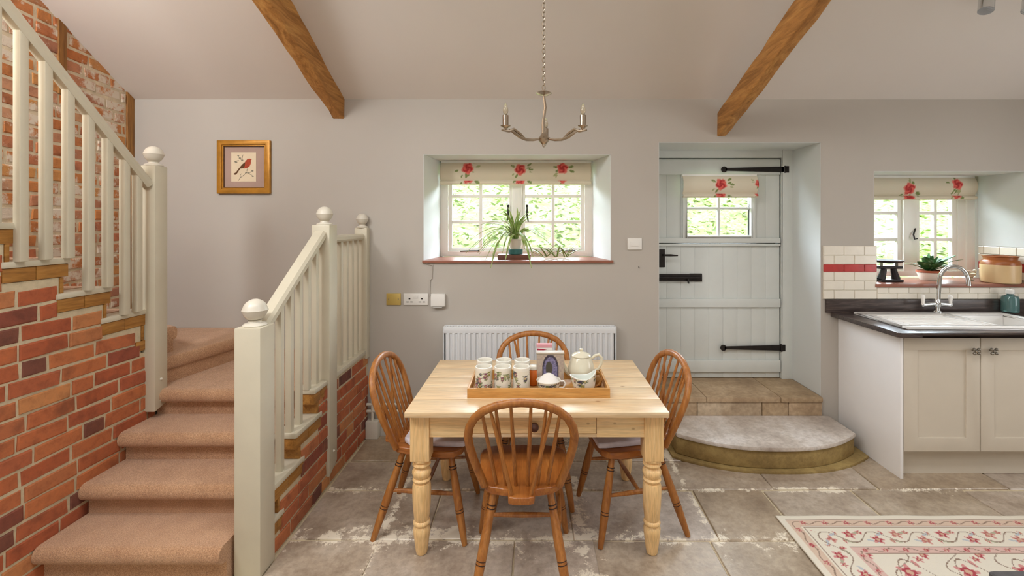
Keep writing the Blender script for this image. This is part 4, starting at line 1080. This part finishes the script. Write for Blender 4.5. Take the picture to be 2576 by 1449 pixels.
# ------------------------------------------------------------------ windsor chairs
def make_chair():
    r = empty('windsor_chair', (0, 0, 0))
    half = [(0, .205), (.10, .203), (.17, .190), (.207, .155), (.215, .10), (.205, .02), (.185, -.08), (.165, -.15), (.135, -.178), (.085, -.19), (.06, -.196), (.055, -.25), (.03, -.258)]
    poly = half + [(-x, y) for x, y in reversed(half) if x > 0]
    seat = MB().prism(poly, 'z', .428, .462).build('seat', 'chair_seat', r, bevel=.008, segs=3)
    def hy(z): return -.155 - (z - .455) * .33
    hp = [(.165, .455), (.187, .525), (.208, .60), (.222, .665), (.226, .712), (.218, .76), (.194, .804), (.155, .839), (.10, .863), (.05, .874), (0, .877)]
    pts = []
    for i in range(len(hp) - 1):                               # densify
        for k in range(2): pts.append((lerp(hp[i][0], hp[i + 1][0], k / 2), lerp(hp[i][1], hp[i + 1][1], k / 2)))
    pts.append(hp[-1])
    path = [(x, hy(z), z) for x, z in pts] + [(-x, hy(z), z) for x, z in reversed(pts[:-1])]
    MB().tube(path, .0185, 10, sq=(1.0, .85)).build('hoop', 'chair_wood', r, ang=60)
    def hoop_z(x):
        x = abs(x)
        for (xa, za), (xb, zb2) in zip(hp[5:], hp[6:]):
            if xb <= x <= xa: return lerp(za, zb2, (xa - x) / (xa - xb))
        return .76
    def spindle(b, tx):
        t = Vector((tx, hy(hoop_z(tx)), hoop_z(tx) - .006)); b = Vector(b)
        MB().tube([lerp(b, t, k) for k in (0, .3, .7, 1)], [.0085, .0092, .008, .0065], 8).build('spindle', 'chair_wood', r)
    for sgn in (-1, 1):
        for bxx, tx in ((.026, .042), (.069, .105), (.112, .162)): spindle((sgn * bxx, -.165 + abs(bxx) * .06, .458), sgn * tx)
        spindle((sgn * .04, -.235, .458), sgn * .128)
    legs = []
    for sx in (-1, 1):
        for (t, f) in (((.15, .125, .432), (.222, .212, 0)), ((.122, -.125, .432), (.205, -.262, 0))):
            T_, F_ = Vector((sx * t[0], t[1], t[2])), Vector((sx * f[0], f[1], f[2]))
            prof = [(0, .0130), (.06, .0155), (.30, .0205), (.42, .0215), (.60, .021), (.85, .0165), (1, .0145)]
            lg = MB().tube([lerp(F_, T_, a) for a, _ in prof], [b for _, b in prof], 12).build('leg', 'chair_wood', r)
            for zc in (.352, .365, .150, .163):
                k = zc / t[2]; rr = .0215 if zc > .3 else .0205
                rr = .0200 if zc > .3 else .0213
                MB().tube([lerp(F_, T_, k - .004), lerp(F_, T_, k + .004)], rr, 12).build('ring', 'ring_dark', lg)
            legs.append((F_, T_))
    mids = []
    for i in (0, 2):
        a, b = lerp(*legs[i], .54), lerp(*legs[i + 1], .54)
        MB().tube([lerp(a, b, k) for k in (0, .25, .5, .75, 1)], [.008, .011, .0125, .011, .008], 10).build('stretcher', 'chair_wood', r); mids.append((a + b) / 2)
    a, b = mids
    MB().tube([lerp(a, b, k) for k in (0, .25, .5, .75, 1)], [.008, .011, .0125, .011, .008], 10).build('stretcher', 'chair_wood', r)
    return r
ch0 = make_chair()
def place_chair(o, x, y, rz, label):
    o.location = (x, y, 0); o.rotation_euler = (0, 0, rz); tag(o, label, 'chair', 'windsor chairs round the table'); return o
chairs = [copy_tree(ch0) for _ in range(3)]
place_chair(ch0, -.055, 2.172, 0, 'hoop back windsor chair tucked under the drawer side of table')
place_chair(chairs[0], -.555, 2.515, -PI / 2 - .03, 'hoop back windsor chair at the table end by the staircase')
place_chair(chairs[1], .505, 2.515, PI / 2 + .15, 'hoop back windsor chair at the table end by the stone step')
place_chair(chairs[2], -.008, 2.762, PI, 'hoop back windsor chair at the table side by the radiator')
def cushion(x, y, rz, label):
    m = MB(); n = 5; w, h = .165, .03
    prof = [(-w, -w + .04), (-w + .04, -w), (w - .04, -w), (w, -w + .04), (w * 1.05, w - .04), (w, w), (-w, w), (-w * 1.05, w - .04)]
    m.prism(prof, 'z', 0, h); o = m.build('seat_cushion', 'cushion_cloth', bevel=.012, segs=3)
    o.location = (x, y, .4625); o.rotation_euler = (0, 0, rz); tag(o, label, 'cushion', 'seat pads on the windsor chairs')
cushion(-.515, 2.515, -PI / 2 - .03, 'pale lilac seat pad on the chair by the staircase')
cushion(.465, 2.515, PI / 2 + .15, 'pale lilac seat pad on the chair by the stone step')

# ------------------------------------------------------------------ tray and tea things
tr_ = empty('serving_tray', (.022, 2.475, TZ), 'oblong wooden tray of tea things on the pine table', 'tray')
qx0, qx1, qy0, qy1 = wx(1175, 2.318), wx(1535, 2.318), 2.318, 2.632
bx('tray_base', 'tray_wood', tr_, qx0 + .006, qx1 - .006, qy0 + .006, qy1 - .006, TZ + .001, TZ + .009)
for a, b, c, d in ((qx0, qx1, qy0, qy0 + .011), (qx0, qx1, qy1 - .011, qy1), (qx0, qx0 + .011, qy0 + .011, qy1 - .011), (qx1 - .011, qx1, qy0 + .011, qy1 - .011)):
    bx('tray_side', 'tray_wood', tr_, a, b, c, d, TZ + .001, TZ + .05, bevel=.002)
BZ = TZ + .0095
def floral(seed):
    rnd = random.Random(seed); sp = [(rnd.random(), rnd.uniform(.08, .8), rnd.uniform(.06, .13), rnd.choice(['#7f4f5f', '#5d6b4a', '#8d8a4a', '#a8707c', '#4d4a5e', '#9aa07a'])) for _ in range(30)]
    base = C('#e3dece')
    def f(u, v):
        c = base
        for (a, b, r, h) in sp:
            du = abs(u - a); du = min(du, 1 - du); d = math.hypot(du * 2.6, (v - b) * 1.0)
            th = math.atan2(v - b, du + 1e-6)
            if d < r * (.75 + .25 * math.cos(5 * th)): c = C(h) if d > r * .35 else C('#cdb98a')
            elif d < r * 1.3 and math.sin(th * 7) > .6: c = C('#7c8560')
        return c
    return f
def china(name, part, prof, c, seed, parent, seg=56, sub=5):
    P = []
    for (a, b) in zip(prof, prof[1:]):
        sub = max(2, int(math.hypot(b[0] - a[0], b[1] - a[1]) / .0035))
        for k in range(sub): P.append((lerp(a[0], b[0], k / sub), lerp(a[1], b[1], k / sub)))
    P.append(prof[-1]); fl = floral(seed); zmax = max(p[1] for p in prof)
    def pos(u, v):
        i = min(len(P) - 1, int(round(v * (len(P) - 1)))); r, z = P[i]; a = 2 * PI * u
        return (c[0] + r * math.cos(a), c[1] + r * math.sin(a), c[2] + z)
    def cf(u, v):
        i = min(len(P) - 1, int(round(v * (len(P) - 1))))
        half = i <= len(P) * .55
        z = P[i][1] / zmax
        return fl(u, z * .9) if half and .04 < z < .88 else C('#e8e4d8')
    return painted(part, seg, len(P) - 1, pos, cf, 'print_china', parent)
mugL = ['front row next to tray end', 'front row in the middle', 'front row beside the sugar bowl', 'back row next to tray end', 'back row in the middle', 'back row beside the orange jar']
for i in range(6):
    px = [1217, 1265, 1312][i % 3]; d = 2.395 if i < 3 else 2.51
    px = px if i < 3 else px + 2
    c = (wx(px, d), d, BZ); R = .044; Hh = wz(921, 2.395) - BZ
    mg = empty('floral_mug', c, 'white floral china mug on the tray, ' + mugL[i], 'mug', 'floral mugs on the tray')
    china('mug', 'mug_body', [(.001, .001), (R * .9, 0), (R, .006), (R, Hh), (R - .004, Hh + .001), (R - .005, Hh - .01), (R - .006, .012), (.001, .011)], c, 40 + i, mg)
    a = math.radians(62)
    hp_ = [Vector(c) + Vector((math.cos(a) * rr, math.sin(a) * rr, z)) for rr, z in ((R - .002, Hh * .82), (R + .02, Hh * .84), (R + .027, Hh * .58), (R + .018, Hh * .32), (R - .002, Hh * .28))]
    MB().tube(hp_, .005, 8).build('mug_handle', 'porcelain', mg)
oj = empty('orange_jar', (wx(1342, 2.49), 2.49, BZ), 'small orange jar with a pale lid beside the picture tin', 'jar')
MB().lathe([(.024, 0), (.028, .004), (.028, .075), (.022, .085)], (wx(1342, 2.49), 2.49, BZ), 18).build('jar_body', 'orange_jar', oj)
MB().lathe([(.025, .0855), (.026, .088), (.026, .104), (.02, .107)], (wx(1342, 2.49), 2.49, BZ), 18).build('jar_lid', 'pot_white', oj)
# decorated tin with an arched doorway picture
td = 2.47; t0, t1 = wx(1350, td), wx(1419, td); tz1 = wz(892, td)
tn = empty('picture_tin', ((t0 + t1) / 2, td, BZ), 'grey tea tin with an arched doorway picture standing on the tray', 'tin')
bx('tin_body', 'tin_grey', tn, t0, t1, td, td + .04, BZ, tz1, bevel=.003)
bx('tin_lid', 'tin_grey', tn, t0 - .002, t1 + .002, td - .002, td + .042, tz1 + .0005, tz1 + .012, bevel=.003)
def arch(u, v):
    x = (u - .5) * 2; c = C('#b9a995')
    rn_ = random.Random(int(u * 14) * 31 + int(v * 18)); c = mixc(c, C('#9d8c86'), rn_.random() * .7)
    yv = v * 1.2
    def inside(w, h): return (abs(x) < w and yv < h) or (math.hypot(x, (yv - h)) < w)
    if inside(.62, .62): c = C('#3c3340')
    if inside(.52, .60):
        c = mixc(C('#5b5673'), C('#8b84a6'), random.Random(int(u * 22) + int(v * 30) * 77).random())
        if math.hypot(x + .1, yv - .68) < .26: c = C('#4a4436')
        if yv < .34 and abs(x) < .36: c = C('#c9cbc0')
    return c
painted('printed_front', 44, 52, lambda u, v: (lerp(t0 + .003, t1 - .003, u), td - .0006, lerp(BZ + .003, tz1 - .003, v)), arch, 'print_card', tn)
pk_ = empty('card_box', (wx(1370, 2.58), 2.58, BZ), 'pink and white card packet standing behind the picture tin', 'box')
a, b = wx(1350, 2.58), wx(1389, 2.58)
bx('packet', 'paper_white', pk_, a, b, 2.575, 2.605, BZ, wz(866, 2.58), bevel=.001)
bx('pink_band', 'pink_card', pk_, a - .0004, b + .0004, 2.5742, 2.6055, wz(874, 2.58), wz(866, 2.58) + .0005)
MB().prism([(a + .002, wz(884, 2.58)), (b - .03, wz(879, 2.58)), (a + .004, wz(876, 2.58))], 'y', 2.5740, 2.5748).build('crimson_mark', 'crimson_card', pk_, smooth=False)
# sugar bowl / cup
sd_ = 2.402; c = (wx(1380, sd_), sd_, BZ)
sg = empty('sugar_bowl', c, 'low floral china cup heaped with sugar in front of picture tin', 'bowl')
china('cup', 'bowl_body', [(.001, .001), (.045, 0), (.048, .006), (.058, .03), (.064, .058), (.061, .058), (.054, .03), (.04, .012), (.001, .011)], c, 61, sg)
MB().lathe([(.058, .046), (.045, .066), (.03, .080), (.012, .090), (.001, .092)], c, 20).build('sugar', 'paper_white', sg)
MB().tube([Vector(c) + Vector(p) for p in ((.058, -.01, .052), (.080, -.012, .054), (.088, -.012, .038), (.078, -.012, .02), (.054, -.01, .018))], .005, 8).build('bowl_handle', 'porcelain', sg)
# milk jug: boat shaped
jd = 2.40; jc = Vector((wx(1470, jd), jd, BZ))
jg = empty('milk_jug', tuple(jc), 'boat shaped floral china milk jug in front of the teapot', 'jug')
fl = floral(77)
def jug(u, v):
    a = 2 * PI * u; prof = [(.034, 0), (.040, .004), (.044, .02), (.047, .04), (.049, .055), (.046, .055), (.042, .035), (.030, .010), (.001, .009)]
    t = v * (len(prof) - 1); i = min(len(prof) - 2, int(t)); r = lerp(prof[i][0], prof[i + 1][0], t - i); z = lerp(prof[i][1], prof[i + 1][1], t - i)
    z *= 1.3; sx = 1.28; lip = max(0, -math.cos(a)) ** 4 * .30 * (z / .0715); hl = max(0, math.cos(a)) ** 2
    return jc + Vector((r * math.cos(a) * (sx + lip), r * math.sin(a) * .9, z * (1 + .18 * max(0, -math.cos(a)) ** 3 + .55 * hl * (z / .0715))))
painted('jug_body', 56, 32, jug, lambda u, v: fl(u, v * 1.8) if v < .5 else C('#dfe3dc'), 'print_china', jg)
MB().tube([jc + Vector(p) for p in ((.060, 0, .098), (.082, 0, .092), (.090, 0, .062), (.078, 0, .034), (.05, 0, .018))], .005, 8).build('jug_handle', 'brown_glaze', jg)
# teapot
pd = 2.535; tc = Vector((wx(1462, pd), pd, BZ)); R = .073
tpz = wz(893, pd) - BZ
tq = empty('teapot', tuple(tc), 'cream glazed teapot with lid and looped handle on the tray', 'teapot')
MB().lathe([(.040, 0), (.046, .004), (.062, .025), (.073, .058), (.074, .078), (.066, .105), (.054, tpz - .012), (.050, tpz - .006)], tuple(tc), 32).build('pot_body', 'teapot_glaze', tq)
ld = MB().lathe([(.053, tpz - .0055), (.054, tpz - .001), (.044, tpz + .008), (.020, tpz + .016), (.008, tpz + .019), (.007, tpz + .024), (.011, tpz + .030), (.009, tpz + .036), (.001, tpz + .038)], tuple(tc), 28).build('lid', 'teapot_glaze', tq)
MB().tube([tc + Vector(p) for p in ((.058, 0, tpz - .02), (.078, -.004, tpz - .002), (.098, -.006, tpz + .004), (.113, -.006, tpz - .012), (.112, -.006, tpz - .045), (.094, -.004, tpz - .078), (.068, 0, tpz - .09))], [.007, .008, .008, .008, .0075, .007, .007], 10).build('handle', 'teapot_glaze', tq)
MB().tube([tc + Vector(p) for p in ((-.062, 0, .045), (-.085, .004, .062), (-.098, .006, .09), (-.112, .006, tpz - .005))], [.018, .014, .010, .009], 10).build('spout', 'teapot_glaze', tq)
wo = empty('brown_ornament', tuple(at(1511, 962, 2.47)), 'small brown glazed bird shaped ornament at the tray end by the milk jug', 'ornament')
oc = Vector((wx(1503, 2.47), 2.47, BZ)); wo.location = oc
MB().lathe([(.012, 0), (.022, .006), (.026, .028), (.020, .052), (.012, .062)], tuple(oc), 16).build('figure_body', 'brown_glaze', wo)
MB().ball(oc + Vector((-.004, 0, .070)), .015, 12, 8).build('figure_head', 'brown_glaze', wo)
MB().tube([oc + Vector((-.016, 0, .070)), oc + Vector((-.028, 0, .068))], [.005, .001], 8).build('figure_beak', 'brown_glaze', wo)

# ------------------------------------------------------------------ rug and stool
RX0, RX1, RY0, RY1 = 1.325, 2.72, 1.35, 2.50
def rug_col(u, v):
    x, y = u * (RX1 - RX0), (1 - v) * (RY1 - RY0); Wd, Ld = RX1 - RX0, RY1 - RY0
    es = [x, y, Wd - x, Ld - y]; e = min(es); side = es.index(e); t = y if side in (0, 2) else x
    cream, tan, rose, red, brn, sage, blue = (C(h) for h in ('#ddd5c4', '#c8a48b', '#c98a85', '#a8414a', '#8b7463', '#a9a68c', '#b4b9bd'))
    def fl(cx, cy, R, px, py):
        dx, dy = px - cx, py - cy; d = math.hypot(dx, dy); a = math.atan2(dy, dx)
        if d < R * .28: return tan
        if d < R * (.72 + .28 * math.cos(5 * a)): return red if d < R * .6 else rose
        return None
    if e < .032: return cream
    if e < .036 or .083 < e < .087: return brn
    if e < .083:
        p = .115; k = round(t / p); f = fl(k * p, .060, .019, t, e)
        if f: return f
        if abs((e - .06) - .010 * math.sin(2 * PI * t / p)) < .003: return brn
        return mixc(tan, cream, .35)
    if e < .097: return cream
    if e < .10 or .238 < e < .242: return brn
    if .100 <= e < .238:
        p = .24; ph = t / p; k = math.floor(ph)
        yc = .169 + .038 * math.sin(2 * PI * ph)
        for cx, cy, R in (((k + .25) * p, .150, .034), ((k + .75) * p, .190, .034), ((k + .02) * p, .200, .018), ((k + .5) * p, .135, .018), ((k + 1.0) * p, .14, .02)):
            f = fl(cx, cy, R, t, e)
            if f: return f if (k % 2) else mixc(f, tan, .3)
        if abs(e - yc) < .0032: return brn
        for lx, ly, s in ((.10, .03, 1), (.40, -.03, -1), (.62, .03, 1), (.90, -.02, -1)):
            dx, dy = t - (k + lx) * p, e - .169 - ly
            if (dx / .026) ** 2 + ((dy - .4 * s * dx) / .008) ** 2 < 1: return sage if lx < .5 else blue
        return cream
    if e < .285:
        p = .10; k = round(t / p); f = fl(k * p, .263, .017, t, e)
        if f: return f
        if abs((e - .263) + .010 * math.sin(2 * PI * t / p)) < .003: return brn
        return mixc(rose, cream, .45)
    if e < .289: return brn
    p = .27; k, j = math.floor(x / p), math.floor(y / p); lx, ly = x / p - k, y / p - j
    for cx, cy, R in ((.5, .5, .052), (.05, .1, .03), (.95, .9, .03), (.9, .2, .022)):
        f = fl(cx * p, cy * p, R, lx * p, ly * p)
        if f: return f
    if abs(ly - .5 - .3 * math.sin(2 * PI * lx + j)) < .013 or abs(lx - .5 - .28 * math.sin(2 * PI * ly + k)) < .013: return brn
    if (((lx - .25) / .09) ** 2 + ((ly - .75) / .035) ** 2) < 1: return sage
    if (((lx - .75) / .035) ** 2 + ((ly - .3) / .09) ** 2) < 1: return rose
    return cream
rg = painted('rug', 270, 225, lambda u, v: (lerp(RX0, RX1, u), lerp(RY0, RY1, v), .011 + .0012 * math.sin(u * 23) * math.sin(v * 17)), rug_col, 'print_rug')
md = rg.modifiers.new('thick', 'SOLIDIFY'); md.thickness = .008; md.offset = -1
tag(rg, 'cream rug with red floral borders on the flagstones in front of cabinet', 'rug')
stl = empty('footstool', (1.80, 1.30, 0), 'dark grey topped stool standing on the floral rug', 'stool')
sxa, sxb, sya, syb, sz_ = wx(2482, 1.536), 2.10, 1.05, 1.536, .45
bx('stool_top', 'stool_cloth', stl, sxa, sxb, sya, syb, sz_ - .06, sz_, bevel=.015, segs=3)
bx('stool_apron', 'stool_wood', stl, sxa + .02, sxb - .02, sya + .02, syb - .02, sz_ - .10, sz_ - .061)
for xx in (sxa + .04, sxb - .04):
    for yy in (sya + .04, syb - .04): MB().tube([(xx, yy, .014), (xx, yy, sz_ - .10)], [.014, .022], 10).build('leg', 'stool_wood', stl)

# ------------------------------------------------------------------ garden outside the windows
gm = MB(); nx_, ny_ = 60, 30; rnd = random.Random(2)
def gz(x, y): 
    t = max(0, min(1, (y - 5.2) / 6.5)); return -.05 + 4.6 * t ** 1.15 + .18 * math.sin(x * 1.7 + y) * t + .1 * math.sin(x * 4.1 - y * 2.3) * t
for j in range(ny_ + 1):
    for i in range(nx_ + 1):
        x, y = lerp(-12, 18, i / nx_), lerp(4.02, 15, j / ny_); gm.v.append((x, y, gz(x, y)))
for j in range(ny_):
    for i in range(nx_): a = j * (nx_ + 1) + i; gm.f.append((a, a + 1, a + nx_ + 2, a + nx_ + 1))
tag(gm.build('garden_ground', 'garden_grass'), kind='structure')
def foliage(name, cnt, region, size, mname, label, cat, seed):
    rnd = random.Random(seed); m = MB()
    for _ in range(cnt):
        x, y = rnd.uniform(*region[0]), rnd.uniform(*region[1]); z = gz(x, y) + rnd.uniform(*region[2])
        s = rnd.uniform(*size); a, b = rnd.uniform(0, 2 * PI), rnd.uniform(-1.0, 1.0)
        u = Vector((math.cos(a), math.sin(a), rnd.uniform(-.4, .6))).normalized(); w = u.cross(Vector((rnd.uniform(-1, 1), rnd.uniform(-1, 1), 1))).normalized()
        c = Vector((x, y, z)); n = len(m.v)
        m.v += [tuple(c - u * s), tuple(c + w * s * .35), tuple(c + u * s), tuple(c - w * s * .35)]; m.f.append((n, n + 1, n + 2, n + 3))
    o = m.build(name, mname, smooth=False); return tag(o, label, cat, kind='stuff')
foliage('bank_foliage', 26000, ((-7, 13), (5.6, 11.5), (0, .35)), (.03, .10), 'garden_leaf', 'sunlit leafy growth covering the garden bank outside', 'foliage', 3)
